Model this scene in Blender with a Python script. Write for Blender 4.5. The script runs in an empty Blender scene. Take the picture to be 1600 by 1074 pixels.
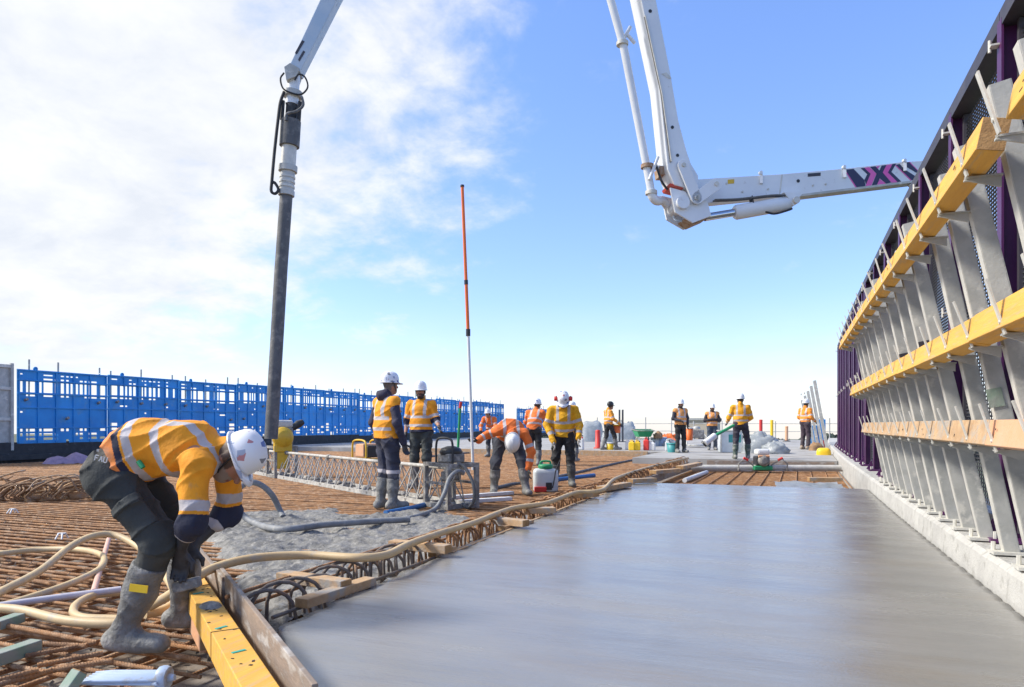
import bpy, math, random
import numpy as np
from mathutils import Vector, Matrix
random.seed(7); rng = np.random.default_rng(7)
R = math.radians
scene = bpy.context.scene
COL = scene.collection

# ---------------------------------------------------------------- camera
cam_data = bpy.data.cameras.new('camera')
camera = bpy.data.objects.new('camera', cam_data); COL.objects.link(camera)
camera.location = (0, 0, 0.95)
camera.rotation_euler = (R(90), 0, R(20.99))
cam_data.sensor_width = 36; cam_data.lens = 24.75
cam_data.shift_y = 126 / 1600
cam_data.clip_start = 0.05; cam_data.clip_end = 20000
scene.camera = camera

# ---------------------------------------------------------------- sky, sun, exposure
SUN_EL = R(40); SUN_DIR = Vector((-0.93, -0.37, 0)).normalized()      # towards the sun, on plan
world = bpy.data.worlds.new('World'); scene.world = world; world.use_nodes = True
nt = world.node_tree; nt.nodes.clear()
def N(tree, kind, **kw):
    n = tree.nodes.new(kind)
    for k, v in kw.items():
        if k == 'inp':
            for a, b in v.items(): n.inputs[a].default_value = b
        else: setattr(n, k, v)
    return n
def L(tree, a, b): tree.links.new(a, b)
sky = N(nt, 'ShaderNodeTexSky', sky_type='NISHITA', sun_disc=False, sun_elevation=SUN_EL,
        sun_rotation=math.atan2(SUN_DIR.x, SUN_DIR.y), altitude=0, air_density=1.0, dust_density=0.3, ozone_density=2.2)
tc = N(nt, 'ShaderNodeTexCoord'); sep = N(nt, 'ShaderNodeSeparateXYZ'); L(nt, tc.outputs['Generated'], sep.inputs[0])
zz = N(nt, 'ShaderNodeMath', operation='MAXIMUM', inp={1: 0.0}); L(nt, sep.outputs['Z'], zz.inputs[0])
za = N(nt, 'ShaderNodeMath', operation='ADD', inp={1: 0.32}); L(nt, zz.outputs[0], za.inputs[0])
px_ = N(nt, 'ShaderNodeMath', operation='DIVIDE'); L(nt, sep.outputs['X'], px_.inputs[0]); L(nt, za.outputs[0], px_.inputs[1])
py_ = N(nt, 'ShaderNodeMath', operation='DIVIDE'); L(nt, sep.outputs['Y'], py_.inputs[0]); L(nt, za.outputs[0], py_.inputs[1])
comb = N(nt, 'ShaderNodeCombineXYZ'); L(nt, px_.outputs[0], comb.inputs[0]); L(nt, py_.outputs[0], comb.inputs[1])
n1 = N(nt, 'ShaderNodeTexNoise', noise_dimensions='3D', inp={'Scale': 1.7, 'Detail': 10.0, 'Roughness': 0.62, 'Distortion': 0.15}); L(nt, comb.outputs[0], n1.inputs['Vector'])
n2 = N(nt, 'ShaderNodeTexNoise', noise_dimensions='3D', inp={'Scale': 5.0, 'Detail': 9.0, 'Roughness': 0.6, 'Distortion': 0.2}); L(nt, comb.outputs[0], n2.inputs['Vector'])
# the cloud bank lies over the left (west) half of the sky, thinning to the east
bx_ = N(nt, 'ShaderNodeMath', operation='MULTIPLY_ADD', inp={1: -0.866}); L(nt, sep.outputs['Z'], bx_.inputs[0]); L(nt, sep.outputs['X'], bx_.inputs[2])
bias = N(nt, 'ShaderNodeMapRange', inp={'From Min': -0.50, 'From Max': -1.02, 'To Min': -0.22, 'To Max': 0.36}, interpolation_type='SMOOTHSTEP'); L(nt, bx_.outputs[0], bias.inputs['Value'])
s1 = N(nt, 'ShaderNodeMath', operation='ADD'); L(nt, n1.outputs['Fac'], s1.inputs[0]); L(nt, bias.outputs[0], s1.inputs[1])
s2 = N(nt, 'ShaderNodeMath', operation='MULTIPLY_ADD', inp={1: 0.75, 2: -0.36}); L(nt, n2.outputs['Fac'], s2.inputs[0])
s3 = N(nt, 'ShaderNodeMath', operation='ADD'); L(nt, s1.outputs[0], s3.inputs[0]); L(nt, s2.outputs[0], s3.inputs[1])
ramp = N(nt, 'ShaderNodeMapRange', inp={'From Min': 0.40, 'From Max': 0.78, 'To Min': 0.0, 'To Max': 0.97}, interpolation_type='SMOOTHSTEP'); L(nt, s3.outputs[0], ramp.inputs['Value'])
# pale streaky veil low over the horizon
n3 = N(nt, 'ShaderNodeTexNoise', inp={'Scale': 5.0, 'Detail': 6.0, 'Roughness': 0.55})
mp3 = N(nt, 'ShaderNodeMapping', inp={'Scale': (1, 1, 14)}); L(nt, tc.outputs['Generated'], mp3.inputs[0]); L(nt, mp3.outputs[0], n3.inputs['Vector'])
veil = N(nt, 'ShaderNodeMapRange', inp={'From Min': 0.0, 'From Max': 0.17, 'To Min': 0.46, 'To Max': 0.0}); L(nt, zz.outputs[0], veil.inputs['Value'])
vn = N(nt, 'ShaderNodeMapRange', inp={'From Min': 0.35, 'From Max': 0.7, 'To Min': 0.6, 'To Max': 1.0}); L(nt, n3.outputs['Fac'], vn.inputs['Value'])
vm = N(nt, 'ShaderNodeMath', operation='MULTIPLY'); L(nt, veil.outputs[0], vm.inputs[0]); L(nt, vn.outputs[0], vm.inputs[1])
mx = N(nt, 'ShaderNodeMath', operation='MAXIMUM'); L(nt, ramp.outputs[0], mx.inputs[0]); L(nt, vm.outputs[0], mx.inputs[1])
tint = N(nt, 'ShaderNodeMix', data_type='RGBA', blend_type='MULTIPLY', inp={0: 1.0}); L(nt, sky.outputs[0], tint.inputs[6]); et = N(nt, 'ShaderNodeMapRange', inp={'From Min': 0.02, 'From Max': 0.5}); L(nt, zz.outputs[0], et.inputs['Value'])
tm = N(nt, 'ShaderNodeMix', data_type='RGBA'); L(nt, et.outputs[0], tm.inputs[0]); tm.inputs[6].default_value = (0.76, 0.76, 0.95, 1); tm.inputs[7].default_value = (0.90, 0.98, 1.24, 1); L(nt, tm.outputs[2], tint.inputs[7])
mixc = N(nt, 'ShaderNodeMix', data_type='RGBA'); L(nt, mx.outputs[0], mixc.inputs[0]); L(nt, tint.outputs[2], mixc.inputs[6])
cshade = N(nt, 'ShaderNodeMix', data_type='RGBA'); cs_ = N(nt, 'ShaderNodeMapRange', inp={'From Min': 0.36, 'From Max': 0.62}); L(nt, n2.outputs['Fac'], cs_.inputs['Value']); L(nt, cs_.outputs[0], cshade.inputs[0])
cshade.inputs[6].default_value = (3.25, 3.4, 3.65, 1); cshade.inputs[7].default_value = (3.95, 4.0, 4.05, 1); L(nt, cshade.outputs[2], mixc.inputs[7])
bg = N(nt, 'ShaderNodeBackground', inp={'Strength': 0.13}); L(nt, mixc.outputs[2], bg.inputs[0])
out = N(nt, 'ShaderNodeOutputWorld'); L(nt, bg.outputs[0], out.inputs[0])

sun_data = bpy.data.lights.new('sun', 'SUN'); sun = bpy.data.objects.new('sun', sun_data); COL.objects.link(sun)
sun_data.energy = 2.7; sun_data.angle = R(12); sun_data.color = (1.0, 0.95, 0.87)
sv = Vector((SUN_DIR.x * math.cos(SUN_EL), SUN_DIR.y * math.cos(SUN_EL), math.sin(SUN_EL)))
sun.rotation_euler = sv.to_track_quat('Z', 'Y').to_euler()
sun.location = (-20, -10, 30)
vs = scene.view_settings; vs.view_transform = 'Standard'; vs.look = 'None'; vs.exposure = 1.0; vs.gamma = 1.0; vs.use_curve_mapping = False
scene.render.engine = 'CYCLES'

# ---------------------------------------------------------------- materials
MATS = {}
def mat(name, c1=(.5,.5,.5), c2=None, scale=4.0, rough=0.6, metal=0.0, bump=0.0, bscale=40.0, r2=None, stretch=(1, 1, 1), c3=None, s3=30.0, t3=(0.55, 0.7), coord='Object', spec=0.5, detail=6, lo=0.35, hi=0.65, vcol=False, trans=0.0, coat=0.0, bstretch=None):
    if name in MATS: return MATS[name]
    m = bpy.data.materials.new(name); m.use_nodes = True; MATS[name] = m
    t = m.node_tree; b = t.nodes['Principled BSDF']
    b.inputs['Roughness'].default_value = rough; b.inputs['Metallic'].default_value = metal
    b.inputs['Specular IOR Level'].default_value = spec
    b.inputs['Transmission Weight'].default_value = trans; b.inputs['Coat Weight'].default_value = coat
    tcn = N(t, 'ShaderNodeNewGeometry') if coord == 'Position' else N(t, 'ShaderNodeTexCoord'); mp = N(t, 'ShaderNodeMapping', inp={'Scale': stretch}); L(t, tcn.outputs[coord], mp.inputs[0])
    c2 = c2 or tuple(x * 0.8 for x in c1)
    ns = N(t, 'ShaderNodeTexNoise', inp={'Scale': scale, 'Detail': float(detail), 'Roughness': 0.62}); L(t, mp.outputs[0], ns.inputs['Vector'])
    mr = N(t, 'ShaderNodeMapRange', inp={'From Min': lo, 'From Max': hi}); L(t, ns.outputs['Fac'], mr.inputs['Value'])
    if vcol:
        at = N(t, 'ShaderNodeAttribute', attribute_name='Col')
        mul = N(t, 'ShaderNodeMix', data_type='RGBA', blend_type='MULTIPLY', inp={0: 1.0}); L(t, at.outputs['Color'], mul.inputs[6])
        sh = N(t, 'ShaderNodeMix', data_type='RGBA'); L(t, mr.outputs[0], sh.inputs[0]); sh.inputs[6].default_value = (*c1, 1); sh.inputs[7].default_value = (*c2, 1)
        L(t, sh.outputs[2], mul.inputs[7]); last = mul.outputs[2]
    else:
        mi = N(t, 'ShaderNodeMix', data_type='RGBA'); L(t, mr.outputs[0], mi.inputs[0])
        mi.inputs[6].default_value = (*c1, 1); mi.inputs[7].default_value = (*c2, 1); last = mi.outputs[2]
    if c3:
        n_ = N(t, 'ShaderNodeTexNoise', inp={'Scale': s3, 'Detail': 5.0, 'Roughness': 0.6}); L(t, mp.outputs[0], n_.inputs['Vector'])
        m_ = N(t, 'ShaderNodeMapRange', inp={'From Min': t3[0], 'From Max': t3[1]}); L(t, n_.outputs['Fac'], m_.inputs['Value'])
        mi2 = N(t, 'ShaderNodeMix', data_type='RGBA'); L(t, m_.outputs[0], mi2.inputs[0]); L(t, last, mi2.inputs[6]); mi2.inputs[7].default_value = (*c3, 1); last = mi2.outputs[2]
    L(t, last, b.inputs['Base Color'])
    if r2 is not None:
        rr = N(t, 'ShaderNodeMapRange', inp={'To Min': rough, 'To Max': r2}); L(t, mr.outputs[0], rr.inputs['Value']); L(t, rr.outputs[0], b.inputs['Roughness'])
    if bump:
        bn = N(t, 'ShaderNodeTexNoise', inp={'Scale': bscale, 'Detail': 5.0, 'Roughness': 0.6})
        if bstretch:
            mpb = N(t, 'ShaderNodeMapping', inp={'Scale': bstretch}); L(t, tcn.outputs[coord], mpb.inputs[0]); L(t, mpb.outputs[0], bn.inputs['Vector'])
        else: L(t, mp.outputs[0], bn.inputs['Vector'])
        bp = N(t, 'ShaderNodeBump', inp={'Strength': bump, 'Distance': 0.02}); L(t, bn.outputs['Fac'], bp.inputs['Height']); L(t, bp.outputs[0], b.inputs['Normal'])
    return m

mat('wet_concrete', (0.20, 0.197, 0.187), (0.265, 0.257, 0.24), scale=1.1, lo=0.34, hi=0.68, rough=0.11, r2=0.33, bump=0.26, bscale=2.6, stretch=(0.55, 1.7, 1), bstretch=(0.5, 3.4, 1), c3=(0.235, 0.205, 0.165), s3=1.5, t3=(0.54, 0.82), spec=0.6)
mat('rough_concrete', (0.255, 0.245, 0.225), (0.13, 0.125, 0.115), scale=6, rough=0.28, r2=0.7, bump=0.6, bscale=45, c3=(0.40, 0.38, 0.35), s3=30, t3=(0.54, 0.7))
mat('dry_concrete', (0.50, 0.49, 0.46), (0.40, 0.39, 0.37), scale=3.5, rough=0.85, bump=0.35, bscale=60, c3=(0.30, 0.29, 0.265), s3=12, t3=(0.54, 0.72))
mat('deck_concrete', (0.42, 0.41, 0.39), (0.32, 0.31, 0.295), scale=1.2, rough=0.85, bump=0.2, bscale=30, c3=(0.24, 0.22, 0.19), s3=1.1, t3=(0.5, 0.7))
mat('form_deck', (0.22, 0.17, 0.12), (0.30, 0.27, 0.24), scale=2.5, rough=0.85, bump=0.3, bscale=30, c3=(0.12, 0.09, 0.07), s3=9)
mat('rebar_rust', coord='Position', c1=(0.44, 0.215, 0.085), c2=(0.20, 0.105, 0.055), scale=5, rough=0.75, bump=0.5, bscale=120, c3=(0.50, 0.32, 0.19), s3=14, t3=(0.5, 0.7))
mat('rebar_grey', coord='Position', c1=(0.20, 0.165, 0.14), c2=(0.12, 0.10, 0.09), scale=8, rough=0.7, bump=0.4, bscale=120, c3=(0.30, 0.16, 0.08), s3=12)
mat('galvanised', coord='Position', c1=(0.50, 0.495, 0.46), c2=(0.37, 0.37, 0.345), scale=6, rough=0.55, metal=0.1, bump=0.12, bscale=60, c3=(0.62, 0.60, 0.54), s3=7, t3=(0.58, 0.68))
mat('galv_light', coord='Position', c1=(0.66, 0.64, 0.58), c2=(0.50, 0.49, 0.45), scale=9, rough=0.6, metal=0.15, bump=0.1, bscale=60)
mat('yellow_timber', coord='Position', c1=(0.76, 0.43, 0.07), c2=(0.66, 0.35, 0.06), scale=2.0, stretch=(14, 1.3, 14), rough=0.65, bump=0.2, bscale=9, c3=(0.52, 0.36, 0.19), s3=3.0, t3=(0.52, 0.72))
mat('orange_timber', coord='Position', c1=(0.70, 0.33, 0.16), c2=(0.60, 0.38, 0.24), scale=3, rough=0.7, bump=0.2, bscale=60)
mat('raw_timber', coord='Position', c1=(0.55, 0.37, 0.21), c2=(0.40, 0.25, 0.13), scale=10, rough=0.8, bump=0.3, bscale=60, c3=(0.36, 0.33, 0.29), s3=7, t3=(0.5, 0.65))
mat('end_grain', (0.42, 0.25, 0.11), (0.28, 0.16, 0.07), scale=18, rough=0.85, bump=0.3, bscale=60)
mat('plywood', (0.30, 0.23, 0.18), (0.19, 0.155, 0.13), scale=5, stretch=(1, 1, 3), rough=0.75, bump=0.2, bscale=30, c3=(0.42, 0.39, 0.36), s3=5, t3=(0.52, 0.66))
mat('purple_paint', coord='Position', c1=(0.085, 0.014, 0.09), c2=(0.06, 0.01, 0.066), scale=3, rough=0.42, bump=0.03, bscale=80)
mat('dark_steel', (0.035, 0.032, 0.045), (0.055, 0.05, 0.06), scale=4, rough=0.5)
mat('mesh_steel', coord='Position', c1=(0.075, 0.078, 0.09), c2=(0.05, 0.052, 0.06), scale=4, rough=0.55)
mat('blue_plastic', coord='Position', c1=(0.030, 0.36, 0.80), c2=(0.020, 0.27, 0.66), scale=1.4, rough=0.5, bump=0.06, bscale=20, c3=(0.10, 0.34, 0.62), s3=3, t3=(0.55, 0.72))
mat('black_rubber', (0.022, 0.023, 0.026), (0.04, 0.04, 0.042), scale=6, rough=0.7, bump=0.2, bscale=50, c3=(0.10, 0.10, 0.10), s3=5, t3=(0.6, 0.75))
mat('hose_rubber', (0.085, 0.088, 0.092), (0.13, 0.13, 0.13), scale=6, rough=0.7, bump=0.3, bscale=40, c3=(0.22, 0.21, 0.20), s3=7, t3=(0.52, 0.7))
mat('grey_hose', (0.25, 0.26, 0.27), (0.17, 0.175, 0.18), scale=8, rough=0.6, bump=0.2, bscale=60, c3=(0.36, 0.35, 0.33), s3=14)
mat('tan_hose', (0.62, 0.46, 0.25), (0.52, 0.38, 0.21), scale=4, rough=0.55, bump=0.1, bscale=80, c3=(0.42, 0.36, 0.28), s3=9, t3=(0.56, 0.7))
mat('boom_white', (0.72, 0.74, 0.76), (0.66, 0.68, 0.71), scale=2, rough=0.38, bump=0.03, bscale=30, c3=(0.52, 0.52, 0.52), s3=7, t3=(0.66, 0.74))
mat('boom_blue_grey', (0.40, 0.50, 0.60), (0.50, 0.56, 0.62), scale=3, rough=0.4, c3=(0.25, 0.26, 0.28), s3=5, t3=(0.62, 0.7))
mat('chrome', (0.62, 0.63, 0.65), (0.55, 0.56, 0.58), rough=0.12, metal=1.0)
mat('rust_patch', (0.28, 0.14, 0.07), (0.42, 0.33, 0.25), scale=12, rough=0.8)
mat('red_paint', (0.55, 0.06, 0.03), (0.45, 0.05, 0.03), rough=0.5)
mat('logo_navy', (0.018, 0.018, 0.07), (0.02, 0.02, 0.06), rough=0.4)
mat('logo_pink', (0.72, 0.09, 0.38), (0.72, 0.13, 0.42), rough=0.4)
mat('crusted_steel', (0.30, 0.28, 0.25), (0.16, 0.15, 0.14), scale=14, rough=0.8, bump=0.6, bscale=50, c3=(0.46, 0.44, 0.40), s3=12, t3=(0.5, 0.66))
mat('crusted_pale', (0.55, 0.53, 0.48), (0.36, 0.34, 0.31), scale=14, rough=0.8, bump=0.5, bscale=60)
mat('yellow_paint', (0.72, 0.45, 0.03), (0.60, 0.36, 0.03), scale=8, rough=0.45)
mat('orange_plastic', (0.80, 0.16, 0.02), (0.72, 0.14, 0.02), rough=0.5)
mat('green_plastic', (0.03, 0.34, 0.14), (0.02, 0.26, 0.10), rough=0.5)
mat('teal_plastic', (0.05, 0.30, 0.30), (0.04, 0.25, 0.26), rough=0.5)
mat('red_plastic', (0.66, 0.04, 0.03), (0.55, 0.04, 0.03), rough=0.5)
mat('white_plastic', (0.74, 0.74, 0.72), (0.66, 0.66, 0.65), scale=8, rough=0.45)
mat('cloudy_plastic', (0.66, 0.70, 0.70), (0.56, 0.60, 0.61), scale=7, rough=0.4)
mat('yellow_plastic', (0.85, 0.56, 0.02), (0.80, 0.50, 0.02), rough=0.4)
mat('blue_pipe', (0.03, 0.16, 0.42), (0.04, 0.14, 0.34), scale=10, rough=0.5)
mat('lilac_pipe', (0.48, 0.45, 0.52), (0.56, 0.54, 0.58), scale=6, rough=0.5, c3=(0.12, 0.11, 0.13), s3=24, t3=(0.62, 0.68))
mat('pink_pipe', (0.70, 0.44, 0.36), (0.62, 0.36, 0.27), scale=8, rough=0.6)
mat('pale_blue_plastic', (0.42, 0.52, 0.68), (0.34, 0.44, 0.60), scale=6, rough=0.5, c3=(0.30, 0.30, 0.30), s3=10, t3=(0.6, 0.7))
mat('sheet_plastic', (0.60, 0.63, 0.64), (0.42, 0.46, 0.48), scale=5, rough=0.25, bump=0.8, bscale=11)
mat('purple_cloth', (0.36, 0.26, 0.36), (0.26, 0.19, 0.27), scale=10, rough=0.9, bump=0.5, bscale=20)
mat('burlap', (0.36, 0.22, 0.12), (0.25, 0.15, 0.08), scale=10, rough=0.9, bump=0.5, bscale=20)
mat('green_mark', (0.05, 0.42, 0.33), (0.04, 0.34, 0.28), rough=0.7)
mat('pale_green_timber', (0.20, 0.30, 0.22), (0.30, 0.32, 0.29), scale=9, rough=0.8, bump=0.2)
mat('black_plastic', (0.02, 0.02, 0.022), (0.03, 0.03, 0.03), rough=0.45)
mat('dark_ink', (0.05, 0.035, 0.02), (0.08, 0.05, 0.03), rough=0.8)
mat('building_tan', (0.55, 0.47, 0.35), (0.5, 0.43, 0.33), rough=0.8)
mat('far_foliage', (0.055, 0.075, 0.055), (0.035, 0.05, 0.04), scale=0.3, rough=0.9)
mat('far_grass', (0.09, 0.11, 0.06), (0.13, 0.13, 0.08), scale=0.01, rough=0.95)
mat('workwear', (1, 1, 1), (0.72, 0.72, 0.72), scale=7, rough=0.82, bump=0.35, bscale=26, vcol=True, lo=0.45, hi=0.8, c3=(0.22, 0.19, 0.155), s3=6, t3=(0.60, 0.80))
mat('boot_rubber', (1, 1, 1), (0.62, 0.61, 0.58), scale=11, rough=0.6, bump=0.6, bscale=45, vcol=True, c3=(0.36, 0.34, 0.31), s3=9, t3=(0.52, 0.70))
mat('skin', (1, 1, 1), (0.86, 0.82, 0.8), scale=15, rough=0.6, bump=0.1, bscale=60, vcol=True)
mat('helmet_white', (0.80, 0.80, 0.80), (0.74, 0.74, 0.74), scale=5, rough=0.32)
def sticker_mat():
    m = mat('helmet_stickers', (0.80, 0.80, 0.82), (0.72, 0.72, 0.75), rough=0.35); t = m.node_tree; b = t.nodes['Principled BSDF']
    tcn = N(t, 'ShaderNodeTexCoord'); vo = N(t, 'ShaderNodeTexVoronoi', distance='CHEBYCHEV', inp={'Scale': 19.0, 'Randomness': 0.85}); nz_ = N(t, 'ShaderNodeTexNoise', inp={'Scale': 9.0}); av = N(t, 'ShaderNodeVectorMath', operation='MULTIPLY_ADD'); av.inputs[1].default_value = (.06, .06, .06); L(t, tcn.outputs['Object'], nz_.inputs['Vector']); L(t, nz_.outputs['Color'], av.inputs[0]); L(t, tcn.outputs['Object'], av.inputs[2]); L(t, av.outputs[0], vo.inputs['Vector'])
    sx = N(t, 'ShaderNodeSeparateColor'); L(t, vo.outputs['Color'], sx.inputs[0])
    cr = N(t, 'ShaderNodeValToRGB'); cr.color_ramp.interpolation = 'CONSTANT'; e = cr.color_ramp.elements
    e[0].position = 0; e[0].color = (0.8, 0.8, 0.82, 1); e[1].position = 0.34; e[1].color = (0.12, 0.16, 0.36, 1)
    for p, c in ((0.48, (0.8, 0.8, 0.82, 1)), (0.58, (0.55, 0.24, 0.24, 1)), (0.68, (0.40, 0.44, 0.55, 1)), (0.80, (0.22, 0.22, 0.24, 1)), (0.88, (0.8, 0.8, 0.82, 1))):
        x = e.new(p); x.color = c
    L(t, sx.outputs[0], cr.inputs[0])
    dm = N(t, 'ShaderNodeMath', operation='LESS_THAN', inp={1: 0.36}); L(t, vo.outputs['Distance'], dm.inputs[0])
    mi = N(t, 'ShaderNodeMix', data_type='RGBA'); L(t, dm.outputs[0], mi.inputs[0]); mi.inputs[6].default_value = (0.8, 0.8, 0.82, 1); L(t, cr.outputs[0], mi.inputs[7])
    L(t, mi.outputs[2], b.inputs['Base Color'])
sticker_mat()
def extra_bump(name, node, strength, dist):
    t = MATS[name].node_tree; b = t.nodes['Principled BSDF']; g_ = N(t, 'ShaderNodeNewGeometry'); L(t, g_.outputs['Position'], node(t).inputs['Vector'])
    tx = t.nodes[-1]; bp = N(t, 'ShaderNodeBump', inp={'Strength': strength, 'Distance': dist}); L(t, tx.outputs['Fac'], bp.inputs['Height'])
    if b.inputs['Normal'].links: L(t, b.inputs['Normal'].links[0].from_socket, bp.inputs['Normal'])
    L(t, bp.outputs[0], b.inputs['Normal'])
def translucent(name, w):
    t = MATS[name].node_tree; b = t.nodes['Principled BSDF']; o_ = t.nodes['Material Output']; tr_ = N(t, 'ShaderNodeBsdfTranslucent'); L(t, b.inputs['Base Color'].links[0].from_socket, tr_.inputs['Color'])
    mx_ = N(t, 'ShaderNodeMixShader', inp={0: w}); L(t, b.outputs[0], mx_.inputs[1]); L(t, tr_.outputs[0], mx_.inputs[2]); L(t, mx_.outputs[0], o_.inputs['Surface'])
translucent('blue_plastic', 0.15); translucent('sheet_plastic', 0.4)
extra_bump('rebar_rust', lambda t: N(t, 'ShaderNodeTexWave', bands_direction='DIAGONAL', inp={'Scale': 34.0, 'Distortion': 0.6}), 0.5, 0.004)
extra_bump('wet_concrete', lambda t: N(t, 'ShaderNodeTexNoise', inp={'Scale': 70.0, 'Detail': 4.0, 'Roughness': 0.7}), 0.16, 0.01)

# ---------------------------------------------------------------- mesh helpers
class MB:
    """collects shapes; build() links them as one mesh object"""
    def __init__(s): s.v = []; s.f = []; s.sm = []
    def add(s, v, f, smooth=False):
        o = len(s.v); s.v.extend(tuple(map(float, x)) for x in v); s.f.extend([tuple(i + o for i in q) for q in f]); s.sm.extend([smooth] * len(f)); return s
    def box(s, c, d, rot=None, taper=1.0):
        """centre c, full dims d, optional 3x3 rot"""
        x, y, z = d[0] / 2, d[1] / 2, d[2] / 2
        p = [(-x, -y, -z), (x, -y, -z), (x, y, -z), (-x, y, -z), (-x * taper, -y * taper, z), (x * taper, -y * taper, z), (x * taper, y * taper, z), (-x * taper, y * taper, z)]
        M = rot if rot is not None else Matrix.Identity(3)
        c = Vector(c)
        return s.add([M @ Vector(q) + c for q in p], [(0, 3, 2, 1), (4, 5, 6, 7), (0, 1, 5, 4), (1, 2, 6, 5), (2, 3, 7, 6), (3, 0, 4, 7)])
    def bar(s, a, b, w, h, up=(0, 0, 1)):
        """rectangular bar from a to b; w across, h along up"""
        a = Vector(a); b = Vector(b); d = (b - a); l = d.length; d.normalize()
        u = Vector(up); x = d.cross(u)
        if x.length < 1e-4: x = d.cross(Vector((0, 1, 0)))
        x.normalize(); u = x.cross(d)
        M = Matrix((x, d, u)).transposed()
        return s.box((a + b) / 2, (w, l, h), M)
    def tube(s, pts, r, n=8, cap=True, smooth=True):
        pts = [Vector(p) for p in pts]; k = len(pts); rr = r if hasattr(r, '__len__') else [r] * k
        V = []; ref = None
        for i, p in enumerate(pts):
            d = (pts[min(i + 1, k - 1)] - pts[max(i - 1, 0)]).normalized()
            if ref is None:
                ref = d.orthogonal().normalized()
            ref = (ref - d * ref.dot(d))
            if ref.length < 1e-5: ref = d.orthogonal()
            ref.normalize(); bi = d.cross(ref)
            for j in range(n):
                a = 2 * math.pi * j / n
                V.append(p + (ref * math.cos(a) + bi * math.sin(a)) * rr[i])
        F = [(i * n + j, i * n + (j + 1) % n, (i + 1) * n + (j + 1) % n, (i + 1) * n + j) for i in range(k - 1) for j in range(n)]
        s.add(V, F, smooth)
        if cap:
            s.add(V[:n], [tuple(range(n))[::-1]]); s.add(V[-n:], [tuple(range(n))])
        return s
    def cyl(s, a, b, r, n=12, r2=None, smooth=True): return s.tube([a, b], [r, r if r2 is None else r2], n, True, smooth)
    def lathe(s, prof, n=20, c=(0, 0, 0), rot=None, smooth=True):
        M = rot if rot is not None else Matrix.Identity(3); c = Vector(c); V = []
        for (r, z) in prof:
            for j in range(n):
                a = 2 * math.pi * j / n; V.append(M @ Vector((r * math.cos(a), r * math.sin(a), z)) + c)
        k = len(prof)
        F = [(i * n + j, i * n + (j + 1) % n, (i + 1) * n + (j + 1) % n, (i + 1) * n + j) for i in range(k - 1) for j in range(n)]
        s.add(V, F, smooth)
        if prof[0][0] > 1e-4: s.add(V[:n], [tuple(range(n))[::-1]])
        if prof[-1][0] > 1e-4: s.add(V[-n:], [tuple(range(n))])
        return s
    def prism(s, poly, d, o=(0, 0, 0), ux=(1, 0, 0), uy=(0, 0, 1)):
        """2-D polygon in the plane (ux, uy) at o, extruded by vector d"""
        o = Vector(o); ux = Vector(ux); uy = Vector(uy); d = Vector(d); k = len(poly)
        a = [o + ux * p[0] + uy * p[1] for p in poly]; b = [p + d for p in a]
        F = [tuple(range(k))[::-1], tuple(range(k, 2 * k))] + [(i, (i + 1) % k, k + (i + 1) % k, k + i) for i in range(k)]
        return s.add(a + b, F)
    def mesh(s, name, m):
        me = bpy.data.meshes.new(name); me.from_pydata(s.v, [], s.f); me.validate(); me.materials.append(MATS[m] if isinstance(m, str) else m)
        if len(s.sm) == len(me.polygons): me.polygons.foreach_set('use_smooth', s.sm)
        import bmesh as _b
        bm = _b.new(); bm.from_mesh(me); _b.ops.recalc_face_normals(bm, faces=bm.faces); bm.to_mesh(me); bm.free()
        me.update(); return me
    def build(s, name, m, parent=None, loc=None, rot=None, bevel=0.0):
        o = bpy.data.objects.new(name, s.mesh(name, m)); COL.objects.link(o)
        if parent is not None: o.parent = parent
        if loc is not None: o.location = loc
        if rot is not None: o.rotation_euler = rot
        if bevel:
            bv = o.modifiers.new('bevel', 'BEVEL'); bv.width = bevel; bv.segments = 2; bv.limit_method = 'ANGLE'; bv.angle_limit = R(40)
        return o
def link(name, me, parent=None, loc=(0, 0, 0), rot=(0, 0, 0), scale=(1, 1, 1)):
    o = bpy.data.objects.new(name, me); COL.objects.link(o); o.parent = parent; o.location = loc; o.rotation_euler = rot; o.scale = scale; return o
def tag(o, label, cat, group=None):
    o['label'] = label; o['category'] = cat
    if group: o['group'] = group
    return o
def thing(name, label, cat, loc=(0, 0, 0), rz=0.0, group=None):
    o = bpy.data.objects.new(name, None); COL.objects.link(o); o.location = loc; o.rotation_euler = (0, 0, rz); o.empty_display_size = 0.2
    return tag(o, label, cat, group)
def structure(o): o['kind'] = 'structure'; return o
def stuff(o): o['kind'] = 'stuff'; return o
def smooth_path(pts, step=8):
    """Catmull-Rom through pts"""
    P = [Vector(p) for p in pts]; P = [P[0] * 2 - P[1]] + P + [P[-1] * 2 - P[-2]]; out = []
    for i in range(1, len(P) - 2):
        for k in range(step):
            t = k / step; a, b, c, d = P[i - 1], P[i], P[i + 1], P[i + 2]
            out.append(0.5 * ((2 * b) + (c - a) * t + (2 * a - 5 * b + 4 * c - d) * t * t + (3 * b - a - 3 * c + d) * t ** 3))
    out.append(P[-2]); return out
def rotz(a): return Matrix.Rotation(a, 3, 'Z')
def euler(x, y, z): 
    from mathutils import Euler
    return Euler((x, y, z)).to_matrix()

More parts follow.
